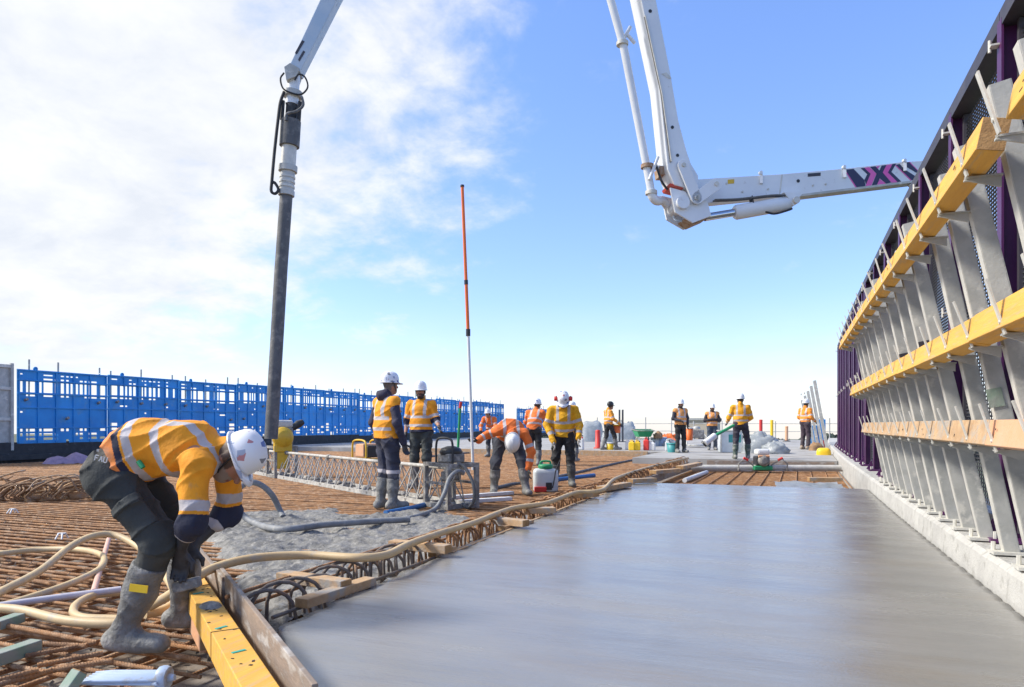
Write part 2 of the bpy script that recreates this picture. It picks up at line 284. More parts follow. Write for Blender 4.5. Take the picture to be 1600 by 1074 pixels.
# ================================================================ setting
def bend(t): return 0.0008 * max(0.0, t - 3.0) ** 2          # the bridge curves gently to the right
def strip(mb, r0, r1, ts, z0, z1, follow=True):
    """a solid strip of deck between r0 and r1 following the curve"""
    V = []
    for t in ts:
        b = bend(t) if follow else 0
        V += [(r0 + b, t, z0), (r1 + b, t, z0), (r1 + b, t, z1), (r0 + b, t, z1)]
    k = len(ts); F = [(0, 1, 2, 3), tuple(4 * (k - 1) + i for i in (3, 2, 1, 0))]
    for i in range(k - 1):
        a = 4 * i
        for j in range(4): F.append((a + j, a + 4 + j, a + 4 + (j + 1) % 4, a + (j + 1) % 4))
    return mb.add(V, F)

g = MB(); g.add([(-9000, -300, -9), (9000, -300, -9), (9000, 9000, -14 - 0.0182 * 9000), (-9000, 9000, -14 - 0.0182 * 9000)], [(0, 1, 2, 3)])
structure(g.build('ground', 'far_grass'))
# distant tree line beyond the bridge: one mass
tl = MB()
for i in range(1100):
    x = random.uniform(-260, 330); y = random.uniform(520, 640) + 60 * math.sin(x * 0.01); gz = -14 - 0.0182 * y
    h = random.uniform(13, 20) * (0.7 + 0.4 * math.sin(x * 0.05) * math.sin(x * 0.017)) ; w = random.uniform(3, 7)
    prof = [(w * 0.5, 0), (w, h * 0.35), (w * 0.85, h * 0.7), (w * 0.35, h * 0.95), (0.0001, h * 1.02)]
    k0 = len(tl.v); tl.lathe(prof, 6, (x, y, gz), smooth=False)
    for q in range(k0, len(tl.v)):
        v = tl.v[q]; tl.v[q] = (v[0] + random.uniform(-.9, .9), v[1] + random.uniform(-.9, .9), v[2] + random.uniform(-.9, .9))
stuff(tag(tl.build('tree_line', 'far_foliage'), 'dark distant line of trees on the horizon beyond the bridge', 'trees'))

# deck: formwork floor under the reinforcement, finished deck beyond
d = MB(); d.box((-11.9, 12.5, -0.48), (20.4, 31, 0.30)); structure(d.build('deck_formwork', 'form_deck'))
d = MB(); strip(d, -1.68, 1.10, [11.35, 13, 15, 17, 19, 19.88], -0.60, -0.31); structure(d.build('strip_formwork', 'form_deck'))
d = MB(); strip(d, -23, 3.2, [24.5, 36, 46], -0.9, -0.002, False); structure(d.build('finished_deck', 'deck_concrete'))
d = MB(); strip(d, -4.2, 1.10, [19.9, 22, 24.48], -0.9, 0.0, True); structure(d.build('path_deck', 'deck_concrete'))

# the freshly floated slab: a grid with faint trowel waves
def wet_slab():
    nx, ny = 70, 230; V = []; F = []
    for j in range(ny + 1):
        t = -1.5 + (11.45 + 1.5) * (j / ny)
        # left edge follows the form boards close by, then the cage line
        if t < 2.73: left = -2.22 + (2.73 - t) * 0.86
        else: left = -2.22 - 0.10 * min(1, (t - 2.73) / 2) + bend(t)
        left += 0.012 * math.sin(t * 9.1) + 0.01 * math.sin(t * 23)
        right = 1.115 + bend(t)
        for i in range(nx + 1):
            x = left + (right - left) * i / nx
            z = 0.0016 * math.sin(t * 7.3 + 0.5 * math.sin(x * 2.2)) + 0.0012 * math.sin(t * 17 + x * 1.3 + 2 * math.sin(x * 1.1)) + 0.002 * math.sin(x * 3.1 + t * 0.9)
            e = min(i, nx - i) / nx
            if e < 0.03 : z -= 0.012 * (1 - e / 0.03) * (0.6 + 0.4 * math.sin(t * 31))
            # two float marks left in the surface
            for (ax, ay, bx, by) in ((-0.55, 3.35, 0.30, 3.62), (-0.55, 3.35, -0.50, 3.05), (-1.9, 3.9, -1.0, 3.75)):
                px, py = bx - ax, by - ay; q = max(0, min(1, ((x - ax) * px + (t - ay) * py) / (px * px + py * py)))
                dd = math.hypot(x - ax - q * px, t - ay - q * py); z += 0.004 * math.exp(-(dd / 0.022) ** 2)
            V.append((x, t, z))
    w = nx + 1
    for j in range(ny):
        for i in range(nx): F.append((j * w + i, j * w + i + 1, (j + 1) * w + i + 1, (j + 1) * w + i))
    top = len(V)
    # body under the skin
    ring = [j * w for j in range(ny + 1)] + [ny * w + i for i in range(1, nx + 1)] + [j * w + nx for j in range(ny - 1, -1, -1)] + [i for i in range(nx - 1, 0, -1)]
    k = len(ring); V += [(V[q][0], V[q][1], -0.30) for q in ring]
    for i in range(k): F.append((ring[i], ring[(i + 1) % k], top + (i + 1) % k, top + i))
    mb = MB(); mb.add(V, F, True); return mb
structure(wet_slab().build('wet_concrete_slab', 'wet_concrete'))

# kerb
kb = MB(); ts = [-2 + i * 0.25 for i in range(180)]
V = []; prof = [(1.12, -0.4), (1.125, 0.02), (1.135, 0.150), (1.165, 0.180), (1.95, 0.188), (1.95, -0.4)]
for t in ts:
    for (r, z) in prof: V.append((r + bend(t) + random.uniform(-.0025, .0025), t, z + random.uniform(-.0025, .002)))
k = len(prof); F = [(i * k + j, i * k + (j + 1) % k, (i + 1) * k + (j + 1) % k, (i + 1) * k + j) for i in range(len(ts) - 1) for j in range(k)]
kb.add(V, F); structure(kb.build('kerb', 'dry_concrete'))

# ---------------------------------------------------------------- throw screen on the kerb (right)
def mesh_infill():
    m = MB(); W, H = 1.38, 3.15
    for i in range(int(H / 0.030)):
        z = 0.05 + i * 0.030; m.box((0, W / 2, z), (0.012, W, 0.0095), euler(0, 0.5, 0))
    for i in range(24):
        y = 0.03 + i * 0.0575; m.box((0.004, y, H / 2 + .05), (0.006, 0.012, H))
    return m.mesh('mesh_infill', 'mesh_steel')
INFILL = mesh_infill()
def post_mesh():
    m = MB(); H = 3.38
    m.box((0, 0, H / 2), (0.012, 0.11, H)); m.box((-0.055, 0, H / 2), (0.012, 0.115, H)); m.box((0.055, 0, H / 2), (0.012, 0.115, H))
    return m.mesh('post', 'purple_paint')
def post_mesh2():
    m = MB(); H = 3.38   # flanges face up and down the bridge, web square to it
    m.box((0, 0, H / 2), (0.13, 0.012, H)); m.box((-0.07, 0, H / 2), (0.014, 0.10, H)); m.box((0.07, 0, H / 2), (0.014, 0.10, H))
    return m.mesh('post', 'purple_paint')
POST = post_mesh2()
PLATE = MB().box((0, 0, 0.012), (0.26, 0.24, 0.024)).mesh('base_plate', 'purple_paint')
GUSS = MB().prism([(0, 0), (0.09, 0), (0, 0.16)], (0, 0.012, 0)).mesh('gusset', 'purple_paint')
BOLT = MB().cyl((0, 0, 0), (0, 0, 0.05), 0.012, 6, smooth=False).mesh('bolt', 'galv_light')
LUG = MB().box((0, 0, 0), (0.05, 0.06, 0.012)).cyl((-.02, .02, -.03), (-.02, .02, .05), .011, 6).mesh('lug', 'galv_light')
screen = thing('throw_screen', 'tall purple posted mesh throw screen standing on the right kerb', 'screen', (0, 0, 0))
pts_t = [0.95 + 1.5 * i for i in range(18)]
for i, t in enumerate(pts_t):
    x = 1.40 + bend(t)
    link('post', POST, screen, (x, t, 0.21)); pl = link('base_plate', PLATE, screen, (x - .02, t, 0.187))
    for sx in (-.1, .1):
        for sy in (-.09, .09): link('bolt', BOLT, pl, (sx, sy, 0.02))
    link('gusset', GUSS, pl, (-0.075, -0.006, 0.024), (0, 0, math.pi))
    link('lug', LUG, screen, (x - 0.10, t + 0.02, 3.44)); link('lug', LUG, screen, (x - 0.10, t + 0.02, 1.9))
    if i + 1 < len(pts_t):
        t2 = pts_t[i + 1]; x2 = 1.40 + bend(t2); a = math.atan2(-(x2 - x), t2 - t)
        if i < 9: stuff(link('mesh_infill', INFILL, screen, (x + .03, t + .06, 0.30), (0, 0, a)))
        else:      # beyond the mesh bays the purple pickets stand closer together
            for q in (0.33, 0.66): link('picket', POST, screen, (x + (x2 - x) * q, t + 1.5 * q, 0.21), (0, 0, 0), (.75, .8, .985))
        MB().bar((x, t + .005, 3.60), (x2, t2 - .005, 3.60), 0.15, 0.11).build('top_rail', 'dark_steel', screen)
        MB().bar((x + .03, t + .06, 0.275), (x2 + .03, t2 - .06, 0.275), 0.05, 0.05).build('bottom_rail', 'dark_steel', screen)
        for sgn, tt in ((1, t + .085), (-1, t2 - .085)):
            q = (tt - t) / 1.5
            MB().box((x + (x2 - x) * q + .03, tt, 1.92), (0.05, 0.045, 3.24)).build('panel_stile', 'dark_steel', screen)

# ---------------------------------------------------------------- raking galvanised brackets with timber walers
def rb(h): return 1.25 - 0.2 * (h + 0.77)       # r of the bracket line at height h relative to the eye
LEAN = math.atan(0.2)
def bracket_parts():
    W = 0.070; H = 2.10
    web = MB().box((0, 0, H / 2), (W, 0.008, H))
    fl = MB().box((-W / 2, 0.030, H / 2), (0.009, 0.066, H)); fr = MB().box((W / 2, 0.030, H / 2), (0.009, 0.066, H))
    return web.mesh('web', 'galvanised'), fl.mesh('flange', 'galv_light'), fr.mesh('flange', 'galvanised')  # left flange in paler steel: its sunlit side is put into the colour
BW, BFL, BFR = bracket_parts()
BPL = MB().box((0.02, 0.03, 0.008), (0.21, 0.14, 0.016)).mesh('base_plate', 'galv_light')
def strap_mesh():
    m = MB(); m.box((-0.0, 0, 0.035), (0.007, 0.030, 0.235)); m.cyl((-.008, 0, -.03), (.0, 0, -.03), .008, 6); return m.mesh('strap', 'galv_light')
STRAP = strap_mesh()
SEAT = MB().prism([(0, 0), (-0.13, 0), (-0.125, -0.015), (0, -0.055)], (0, 0.008, 0)).box((-.06, .02, -.004), (.13, .05, .008)).mesh('seat_angle', 'galvanised')
WAL = ((0.90, 'low'), (1.39, 'mid'), (2.04, 'top'))
words = ['first', 'second', 'third', 'fourth', 'fifth', 'sixth', 'seventh', 'eighth', 'ninth', 'tenth', 'eleventh', 'twelfth', 'thirteenth', 'fourteenth', 'fifteenth', 'sixteenth', 'seventeenth', 'eighteenth']
BT = [2.90 + 0.50 * i + random.uniform(-.03, .03) for i in range(16)]
for i, t in enumerate(BT):
    x = 1.25 + bend(t)
    b = thing('formwork_bracket', '%s galvanised raking bracket from the near end, bolted to the kerb' % words[i], 'bracket', (x, t, 0.19), random.uniform(-.05, .05), 'raking brackets along the kerb')
    jit = random.uniform(-.012, .012); hs = random.uniform(.97, 1.04)
    for me, n in ((BW, 'web'), (BFL, 'flange'), (BFR, 'flange')): link(n, me, b, (0, 0, 0.01), (0, -LEAN + jit, 0), (1, 1, hs))
    bp = link('base_plate', BPL, b, (-0.02, 0, 0))
    for q in (-.06, .10): link('bolt', BOLT, bp, (q, .06, .014))
    for z, w in WAL:
        if (w == 'low' and t > 10.3) or (w == 'mid' and t > 10.7): continue
        h = z - .95; rr = rb(h) - 1.25
        link('strap', STRAP, b, (rr - 0.195, -.03, z - .19), (0, -LEAN - 0.10 + random.uniform(-.04, .04), 0))
        link('seat_angle', SEAT, b, (rr - 0.045, 0.006, z - .19 - .070))
    if i in (3, 6, 8): MB().box((0, -.006, 0), (.07, .004, .10)).build('paint_mark', 'pale_green_timber' if i == 3 else 'dark_steel', b, (-.2 if i == 3 else -.28, -.004, .9 if i == 3 else 1.32), (0, -LEAN, 0))
def waler(z, t0, t1, mname, label, offs=0.0, sec=(0.095, 0.125), end_mat=None):
    w = thing('timber_waler', label, 'timber', (0, 0, z)); n = max(1, round((t1 - t0) / 2.5)); h = z - .95
    for k in range(n):
        a = t0 + (t1 - t0) * k / n; c = t0 + (t1 - t0) * (k + 1) / n
        ra = rb(h) - 0.135 + offs; jj = random.uniform(-.006, .006)
        m = MB(); A = Vector((ra + bend(a), a + .004, jj)); B = Vector((ra + bend(c), c - .004, jj))
        m.bar(A, B, sec[0], sec[1], (0.2, 0, 1)); o = m.build('beam', mname, w, bevel=0.004)
    if end_mat:
        A = Vector((rb(h) - .135 + offs + bend(t0), t0 - .002, 0)); MB().box(A, (sec[0] * .96, .006, sec[1] * .95), Matrix.Rotation(LEAN, 3, 'Y')).build('end_cut', end_mat, w)
    # stencilled dashes and drips on the timber
    for k in range(int((t1 - t0) * 1.3)):
        t = random.uniform(t0 + .1, t1 - .1); A = Vector((rb(h) - .135 - sec[0] / 2 - .0035 + offs + bend(t), t, random.uniform(-.03, .03)))
        MB().box(A, (.002, random.uniform(.008, .035), random.uniform(.004, .02)), Matrix.Rotation(LEAN, 3, 'Y')).build('ink_mark', 'dark_ink', w)
    return w
waler(2.04, 3.12, 10.7, 'yellow_timber', 'top yellow timber waler with a raw cut end, across the raking brackets', end_mat='end_grain')
waler(2.08, 1.2, 2.95, 'yellow_timber', 'short yellow timber waler cut off by the right edge of the photo', offs=0.06)
waler(1.39, 1.6, 10.6, 'yellow_timber', 'middle yellow timber waler across the raking brackets')
waler(0.90, 1.6, 4.0, 'orange_timber', 'orange stained lower timber waler nearest the camera', end_mat=None)
waler(0.90, 4.0, 10.1, 'raw_timber', 'pale raw timber lowest waler across the raking brackets')

# ---------------------------------------------------------------- blue edge screens (left)
def perforated(xs, zs, holes, th, mname, extra=None):
    """flat moulded panel in the yz plane: grid lines xs (along y) and zs, holes a set of (i, j)"""
    m = MB(); nx, nz = len(xs) - 1, len(zs) - 1; solid = lambda i, j: 0 <= i < nx and 0 <= j < nz and (i, j) not in holes
    for i in range(nx):
        for j in range(nz):
            if not solid(i, j): continue
            a, b, c, d = xs[i], xs[i + 1], zs[j], zs[j + 1]
            m.add([(0, a, c), (0, b, c), (0, b, d), (0, a, d), (th, a, c), (th, b, c), (th, b, d), (th, a, d)],
                  [(4, 5, 6, 7), (3, 2, 1, 0)] + ([] if solid(i - 1, j) else [(0, 4, 7, 3)]) + ([] if solid(i + 1, j) else [(1, 2, 6, 5)]) + ([] if solid(i, j - 1) else [(0, 1, 5, 4)]) + ([] if solid(i, j + 1) else [(3, 7, 6, 2)]))
    if extra: extra(m)
    return m.mesh('panel', mname)
def screen_mesh(seed):
    rs = random.Random(seed); W, H = 2.96, 2.22
    xs = [0, .07]; kinds = ['f']
    while xs[-1] < W - .12:
        w = rs.choice([.09, .10, .28, .30, .12]); g_ = rs.choice([.045, .06, .09])
        xs += [min(W, xs[-1] + w), min(W, xs[-1] + w + g_)]; kinds += ['o' if w < .2 else 'O', 'f']
        if rs.random() < .16: xs[-1] = min(W, xs[-1] + .16)
    xs = [x for k, x in enumerate(xs) if k == 0 or x > xs[k - 1]]
    if xs[-1] < W: xs.append(W); kinds.append('f')
    kinds = kinds[:len(xs) - 1] + ['f'] * (len(xs) - 1 - len(kinds))
    zs = [0, .10, .17, .22, .30, .36, .44, .50, .60, .92, .97, 1.15, 1.20, 1.42, 1.47, 1.54, 1.86, 1.93, 1.98, 2.06, 2.10, H]
    holes = set()
    for i, kd in enumerate(kinds):
        if kd == 'f': continue
        big = kd == 'O'
        holes.add((i, 15))                                       # tall openings
        if big or rs.random() < .4: holes.add((i, 13))
        if rs.random() < .40: holes.add((i, 17))
        if rs.random() < .35: holes.add((i, 19))
        if rs.random() < .16: holes.add((i, 11))
        if rs.random() < .05: holes.add((i, 9))
        if rs.random() < .6: holes.add((i, 3))
        if rs.random() < .4: holes.add((i, 5))
        if rs.random() < (.5 if big else .2): holes.add((i, 7)) if rs.random() < .4 else None
        if rs.random() < .3: holes.add((i, 1))
        if rs.random() < .15: holes.add((i, 0))
    def extra(m):
        for z in (.47, 1.08, 1.50, 1.90, 2.19): m.box((.045, W / 2, z), (.05, W, .035))
        for k in range(6): m.box((.040, .04 + k * (W - .08) / 5, 1.1), (.045, .045, 2.16))
        for k in range(9): m.cyl((.02, rs.uniform(.1, W - .1), z := rs.choice([.75, 1.30, 1.35, .3])), (.06, xs[1], z), .001, 4) if False else None
        m.lathe([(.03, -.02), (.065, -.02), (.065, .02), (.03, .02), (.03, -.02)], 14, (.02, .55, H + .035), Matrix.Rotation(R(90), 3, 'Y'))
    return perforated(xs, zs, holes, .03, 'blue_plastic', extra)
SCR = [screen_mesh(s) for s in (3, 11, 23, 31)]
PIPE = MB().cyl((0, 0, 0), (0, 0, 2.95), .028, 8).mesh('steel_post', 'galvanised')
PEG = MB().cyl((0, 0, -.03), (.10, 0, .0), .045, 8).mesh('clamp', 'crusted_steel')
ups = MB(); ups.box((-21.35, 50, 0.10), (0.45, 74, 0.62)); ups.box((-21.02, 50, -0.02), (0.30, 74, 0.16)); structure(ups.build('edge_upstand', 'black_rubber'))
ordn = ['nearest', 'second', 'third', 'fourth', 'fifth', 'sixth', 'seventh', 'eighth', 'ninth', 'tenth', 'eleventh', 'twelfth', 'thirteenth', 'fourteenth', 'fifteenth', 'sixteenth', 'seventeenth', 'eighteenth', 'nineteenth', 'twentieth']
for i in range(20):
    t = 14.2 + 3.0 * i; dz = random.uniform(-.05, .05) if i < 13 else -.25 + random.uniform(-.06, .06)
    if i == 13: continue
    s = thing('edge_screen', 'bright blue moulded edge screen, %s along the left side from the camera' % ordn[i], 'screen', (-21.15, t, 0.38 + dz), 0, 'blue edge screens along the left side')
    link('panel', SCR[i % 4], s)
    for q in (0.35, 1.5, 2.6):
        o = link('steel_post', PIPE, s, (-.07, q + random.uniform(-.2, .2), -.45), (random.uniform(-.01, .01), random.uniform(-.01, .01), 0), (1, 1, random.uniform(.93, 1.02)))
    for q in range(3): link('clamp', PEG, s, (.03, .3 + q * 1.1 + random.uniform(-.2, .2), random.choice([.78, 1.3, 1.33])))
# grey end panel at the near end of the row
e = thing('end_gate', 'weathered grey steel end frame beside the nearest blue screen', 'gate', (-21.2, 11.7, 0.1))
MB().box((0, 1.2, 1.35), (.04, 2.4, 2.5)).build('sheet', 'galvanised', e)
for z in (.15, 1.0, 1.9, 2.55): MB().box((.04, 1.2, z), (.06, 2.42, .09)).build('rail', 'galv_light', e)
for y in (.04, 1.2, 2.36): MB().box((.05, y, 1.36), (.07, .08, 2.56)).build('stile', 'galvanised', e)

# ================================================================ reinforcement
def ribbed_bar(L_, r=.008, seg=None, pitch=.03, n=6):
    m = MB(); k = seg or 2; m.tube([(0, -L_ / 2 + L_ * i / (k - 1), 0) for i in range(k)], r, n, True, True); return m
BAR_T = MB().cyl((-9.0, 0, 0), (9.0, 0, 0), .0122, 6).mesh('rebar', 'rebar_rust')
BAR_L = MB().cyl((0, -11.7, 0), (0, 11.7, 0), .0122, 6).mesh('rebar', 'rebar_rust')
matt = thing('rebar_mat', 'wide rusty mat of reinforcing bars left of the wet slab', 'reinforcement', (0, 0, 0))
for i in range(177):
    t = 1.15 + 0.132 * i + random.uniform(-.02, .02)
    link('rebar', BAR_T, matt, (-11.62 + random.uniform(-.08, .08), t, -.179 + random.uniform(-.004, .004)), (random.uniform(0, 6), random.uniform(-.0004, .0004), random.uniform(-.0035, .0035)), (1, 1, 1))
for i in range(70):
    link('rebar', BAR_L, matt, (-20.4 + .254 * i + random.uniform(-.03, .03), 12.7, -.202), (0, random.uniform(0, 6), random.uniform(-.002, .002)))
low = MB()
for i in range(132):
    t = 1.2 + .175 * i + random.uniform(-.02, .02); low.cyl((-20.6, t, -.262), (-2.6, t + random.uniform(-.05, .05), -.262), .010, 5)
for i in range(52):
    x = -20.3 + .345 * i; low.cyl((x, 1.2, -.283), (x, 24.4, -.283), .010, 5)
stuff(low.build('bottom_layer', 'rebar_rust', matt))
tw = MB()
for i in range(420):
    k = int(rng.integers(0, 36)); t = 1.15 + .132 * k; x = -20.4 + .254 * int(rng.integers(52 - k // 2, 70)); a = random.random() * 3
    tw.tube([(x - .016 * math.cos(a), t - .016 * math.sin(a), -.19), (x, t, -.163), (x + .016 * math.cos(a), t + .016 * math.sin(a), -.19)], .0022, 4); tw.tube([(x, t, -.165), (x + random.uniform(-.03, .03), t + random.uniform(-.03, .03), -.145)], .0022, 4)
stuff(tw.build('tie_wire', 'rebar_grey', matt))
# debris of ties and concrete crumbs among the near bars
cr = MB()
for i in range(900):
    t = 1.6 + 6 * random.random() ** 1.6; x = -2.8 - random.random() * (2.0 + t * .75); s_ = random.uniform(.006, .026)
    cr.box((x, t, -.31 + s_ * .4), (s_, s_ * random.uniform(.6, 1.6), s_ * .8), euler(random.random() * 3, random.random() * 3, random.random() * 3))
stuff(tag(cr.build('concrete_crumbs', 'rough_concrete'), 'grey concrete crumbs scattered on the formwork under the rebar', 'rubble'))

m2 = thing('rebar_strip', 'rusty rebar strip beyond the far end of the wet slab', 'reinforcement', (0, 0, 0))
BL2 = MB().cyl((0, -4.1, 0), (0, 4.1, 0), .011, 6).mesh('rebar', 'rebar_rust')
BT2 = MB().cyl((-1.62, 0, 0), (1.62, 0, 0), .010, 6).mesh('rebar', 'rebar_rust')
for i in range(11): link('rebar', BL2, m2, (-1.95 + i * .295 + .16, 15.6, -.15), (0, 0, -.022 + random.uniform(-.004, .004)))
for i in range(56): link('rebar', BT2, m2, (-.62 + bend(11.6 + .145 * i), 11.6 + .145 * i, -.172), (0, 0, random.uniform(-.006, .006)))
b_ = MB()
for i in range(74): b_.cyl((-2.15 + bend(11.6 + .11 * i), 11.6 + .11 * i, -.24), (1.05 + bend(11.6 + .11 * i), 11.62 + .11 * i, -.24), .012, 5)
stuff(b_.build('bottom_layer', 'rebar_rust', m2))

# hooped cage along the slab edge
def hoop_mesh(w, h, mname, seed):
    rs = random.Random(seed); P = []
    for k in range(4): P.append((-w / 2, 0, -.20 + (h + .20 - w * .42) * k / 3))
    for k in range(1, 8):
        a = math.pi * (1 - k / 8); P.append((math.cos(a) * w / 2, 0, h - w * .42 + math.sin(a) * w * .42))
    for k in range(4): P.append((w / 2 + .012 * k, 0, h - w * .42 - (h + .16 - w * .42) * k / 3))
    return MB().tube(P, .0105, 6).mesh('hoop', mname)
HOOPS = [hoop_mesh(.30, .10, 'rebar_grey', 1), hoop_mesh(.33, .115, 'rebar_rust', 2), hoop_mesh(.28, .085, 'rebar_rust', 3)]
cage = thing('hooped_cage', 'row of hooped steel bars standing along the slab edge', 'reinforcement', (0, 0, 0))
t = 2.95; i = 0
while t < 18.5:
    x = -2.52 + bend(t) * .8
    near = t < 4.6
    link('hoop', HOOPS[0] if near else HOOPS[1 + i % 2], cage, (x + random.uniform(-.02, .02), t, random.uniform(-.015, .012)), (random.uniform(-.06, .06), random.uniform(-.05, .05), R(52) + random.uniform(-.12, .12)), (1, 1, random.uniform(.93, 1.05)))
    if t > 3.6: link('hoop', HOOPS[1 + (i + 1) % 2] if t > 4.6 else HOOPS[0], cage, (x - .05 + random.uniform(-.02, .02), t + .07, -.02 + random.uniform(-.015, .012)), (random.uniform(-.06, .06), random.uniform(-.05, .05), R(128) + random.uniform(-.15, .15)), (.95, 1, random.uniform(.9, 1.0)))
    t += .145 if t < 8 else .19; i += 1
for (x, z) in ((-2.37, -.02), (-2.70, -.03), (-2.40, -.125), (-2.66, .065)):
    MB().tube([(x + bend(q) * .8 + random.uniform(-.008, .008), q, z + random.uniform(-.006, .006)) for q in [2.85 + .78 * k for k in range(21)]], .0105, 6).build('long_bar', 'rebar_grey' if x > -2.5 else 'rebar_rust', cage)

# rough concrete dumped on the mat
def pour():
    from mathutils import noise
    N_ = 300; M_ = 260; V = []; F = []; keep = {}
    for j in range(M_ + 1):
        for i in range(N_ + 1):
            x = -7.3 + 4.72 * i / N_; y = 3.0 + 5.6 * j / M_
            # outline
            e = min((x + 6.5) / 1.0 + .35 * math.sin(y * 3), (-2.56 - x) / .12 + .35, (y - (3.05 + max(0, -2.7 - x) * .88)) / .25, (8.1 + .22 * math.sin(x * 4.1) + .10 * (x + 5) - y) / .75)
            e = max(-1, min(1, e)); nz = noise.fractal(Vector((x * 2.1, y * 2.6, 3.3)), 0.9, 2.0, 6); n2_ = noise.fractal(Vector((x * 9, y * 9, 1.3)), .7, 2.1, 5); rg = 1 - abs(noise.noise(Vector((x * .9, y * 2.4, 9.0))))
            z = -.232 + .095 * e + (.036 * nz + .020 * n2_ + .075 * (rg - .75)) * max(0, min(1, e * 2 + .3))
            V.append((x, y, z))
    w = N_ + 1
    for j in range(M_):
        for i in range(N_):
            q = (j * w + i, j * w + i + 1, (j + 1) * w + i + 1, (j + 1) * w + i)
            if max(V[a][2] for a in q) > -.29: F.append(q)
    mb = MB(); mb.add(V, F, True); return mb
structure(pour().build('rough_concrete_pour', 'rough_concrete'))

# ================================================================ timbers
def timber(label, a, b, w, h, mname='raw_timber', name='timber_block', cat='timber', group=None, up=(0, 0, 1), end='end_grain'):
    A = Vector(a); B = Vector(b); c = (A + B) / 2; d = (B - A); L_ = d.length
    r = thing(name, label, cat, c, math.atan2(d.y, d.x) - math.pi / 2, group)
    r.rotation_euler.x = math.atan2(d.z, math.hypot(d.x, d.y))
    MB().box((0, 0, 0), (w, L_, h)).build('board', mname, r, bevel=.004)
    if end:
        for s_ in (-1, 1): MB().box((0, s_ * (L_ / 2 + .0015), 0), (w * .93, .003, h * .9)).build('end_cut', end, r)
    return r
timber('wet edged timber plank lying along the slab edge nearest the boards', (-2.33, 3.02, 0.02), (-2.28, 3.6, 0.02), .085, .05)
timber('timber packer laid across the nearest cage hoops', (-2.77, 3.41, 0.05), (-2.28, 3.35, 0.05), .09, .055)
timber('timber packer bridging the cage, with its sawn end over the slab', (-2.71, 4.57, 0.06), (-2.22, 4.52, 0.06), .09, .06)
timber('short wet timber offcut under the packer with the sawn end', (-2.39, 4.6, 0.0), (-2.34, 4.84, 0.0), .08, .05)
timber('third timber packer along the cage from the camera', (-2.58, 6.13, 0.05), (-2.17, 6.01, 0.05), .10, .06)
timber('wet timber offcut under the third packer', (-2.38, 5.95, -0.0), (-2.28, 6.44, -0.0), .08, .05)
timber('fourth timber packer along the cage from the camera', (-2.51, 6.89, 0.05), (-2.23, 7.06, 0.05), .12, .06)
timber('fifth timber packer along the cage from the camera', (-2.54, 8.49, 0.05), (-2.24, 8.87, 0.05), .13, .06)
timber('sixth timber packer along the cage from the camera', (-2.36, 9.59, 0.05), (-2.16, 10.45, 0.05), .14, .07)
timber('seventh timber packer along the cage from the camera', (-2.24, 11.06, 0.05), (-1.93, 11.45, 0.05), .14, .07)
timber('small timber packer near the far end of the cage', (-2.26, 13.27, 0.05), (-1.91, 13.99, 0.05), .16, .07)
timber('pale packer at the far end of the hose', (-1.98, 14.83, 0.05), (-1.76, 16.43, 0.05), .16, .07)
for k, (a, b, lb) in enumerate((((-2.30, 4.75), (-2.33, 8.2), 'thin wet edge board beside the slab, nearer length'), ((-2.33, 8.3), (-2.22, 11.3), 'thin wet edge board beside the slab, farther length'), ((-2.25, 11.5), (-1.95, 18.4), 'long grey edge board beyond the end of the slab'))):
    timber(lb, (a[0], a[1], -.055), (b[0], b[1], -.055), .03, .11 if k < 2 else .14, 'raw_timber' if k < 2 else 'plywood', 'edge_board', 'board')
# stop-end forms by the crouched worker
yb = timber('yellow painted beam with stencil marks beside the bent worker', (-3.63, 3.5, -0.0), (-1.56, 1.85, -0.0), .115, .12, 'yellow_timber', 'yellow_beam', 'beam')
for q, l in ((-.52, .012), (.45, .010)): MB().box((0, q, .0), (.119, l * .5, .124)).build('saw_joint', 'dark_ink', yb)
for k in range(26): MB().box((random.uniform(-.05, .05), random.uniform(-1.1, 1.0), .0612), (random.uniform(.006, .02), random.uniform(.004, .012), .002), rotz(random.random() * 3)).build('ink_mark', 'dark_ink', yb)
for (q, x, a) in ((.40, .01, .5), (-.33, .02, .4), (.78, 0, .3)): MB().box((x, q, .0615), (.055, .016, .003), rotz(a)).build('teal_mark', 'green_mark', yb)
spl = MB(); spl.lathe([(.055, 0), (.04, .012), (.02, .02), (.0001, .022)], 9); sp = spl.build('mortar_splash', 'rough_concrete', yb, (.0, -.02, .059)); sp.scale = (1, 1.5, 1)
timber('orange board standing behind the yellow beam', (-3.78, 3.57, -0.06), (-2.65, 2.68, -0.06), .03, .22, 'orange_timber', 'orange_board', 'board')
timber('weathered plywood form board at the far end of the yellow beam', (-4.0, 3.93, -0.0), (-2.81, 2.99, 0.0), .022, .25, 'plywood', 'form_board', 'board', end=None)
timber('weathered plywood form board between the yellow beam and the wet slab', (-2.95, 3.12, 0.03), (-1.36, 1.83, 0.03), .022, .22, 'plywood', 'form_board', 'board', end='raw_timber')
# green-stained battens, bottom left
timber('grey green batten at the left edge among loose rebar', (-3.37, 2.13, -0.13), (-3.4, 2.38, -0.13), .07, .06, 'pale_green_timber', 'batten', 'timber')
timber('upright green grey batten beside the pale blue float', (-2.66, 1.97, -0.12), (-2.65, 2.03, -0.05), .06, .04, 'pale_green_timber', 'batten', 'timber')
timber('green timber wedge under the tan hose at the left edge', (-3.94, 2.53, -0.13), (-3.98, 2.69, -0.13), .07, .05, 'pale_green_timber', 'wedge', 'timber')

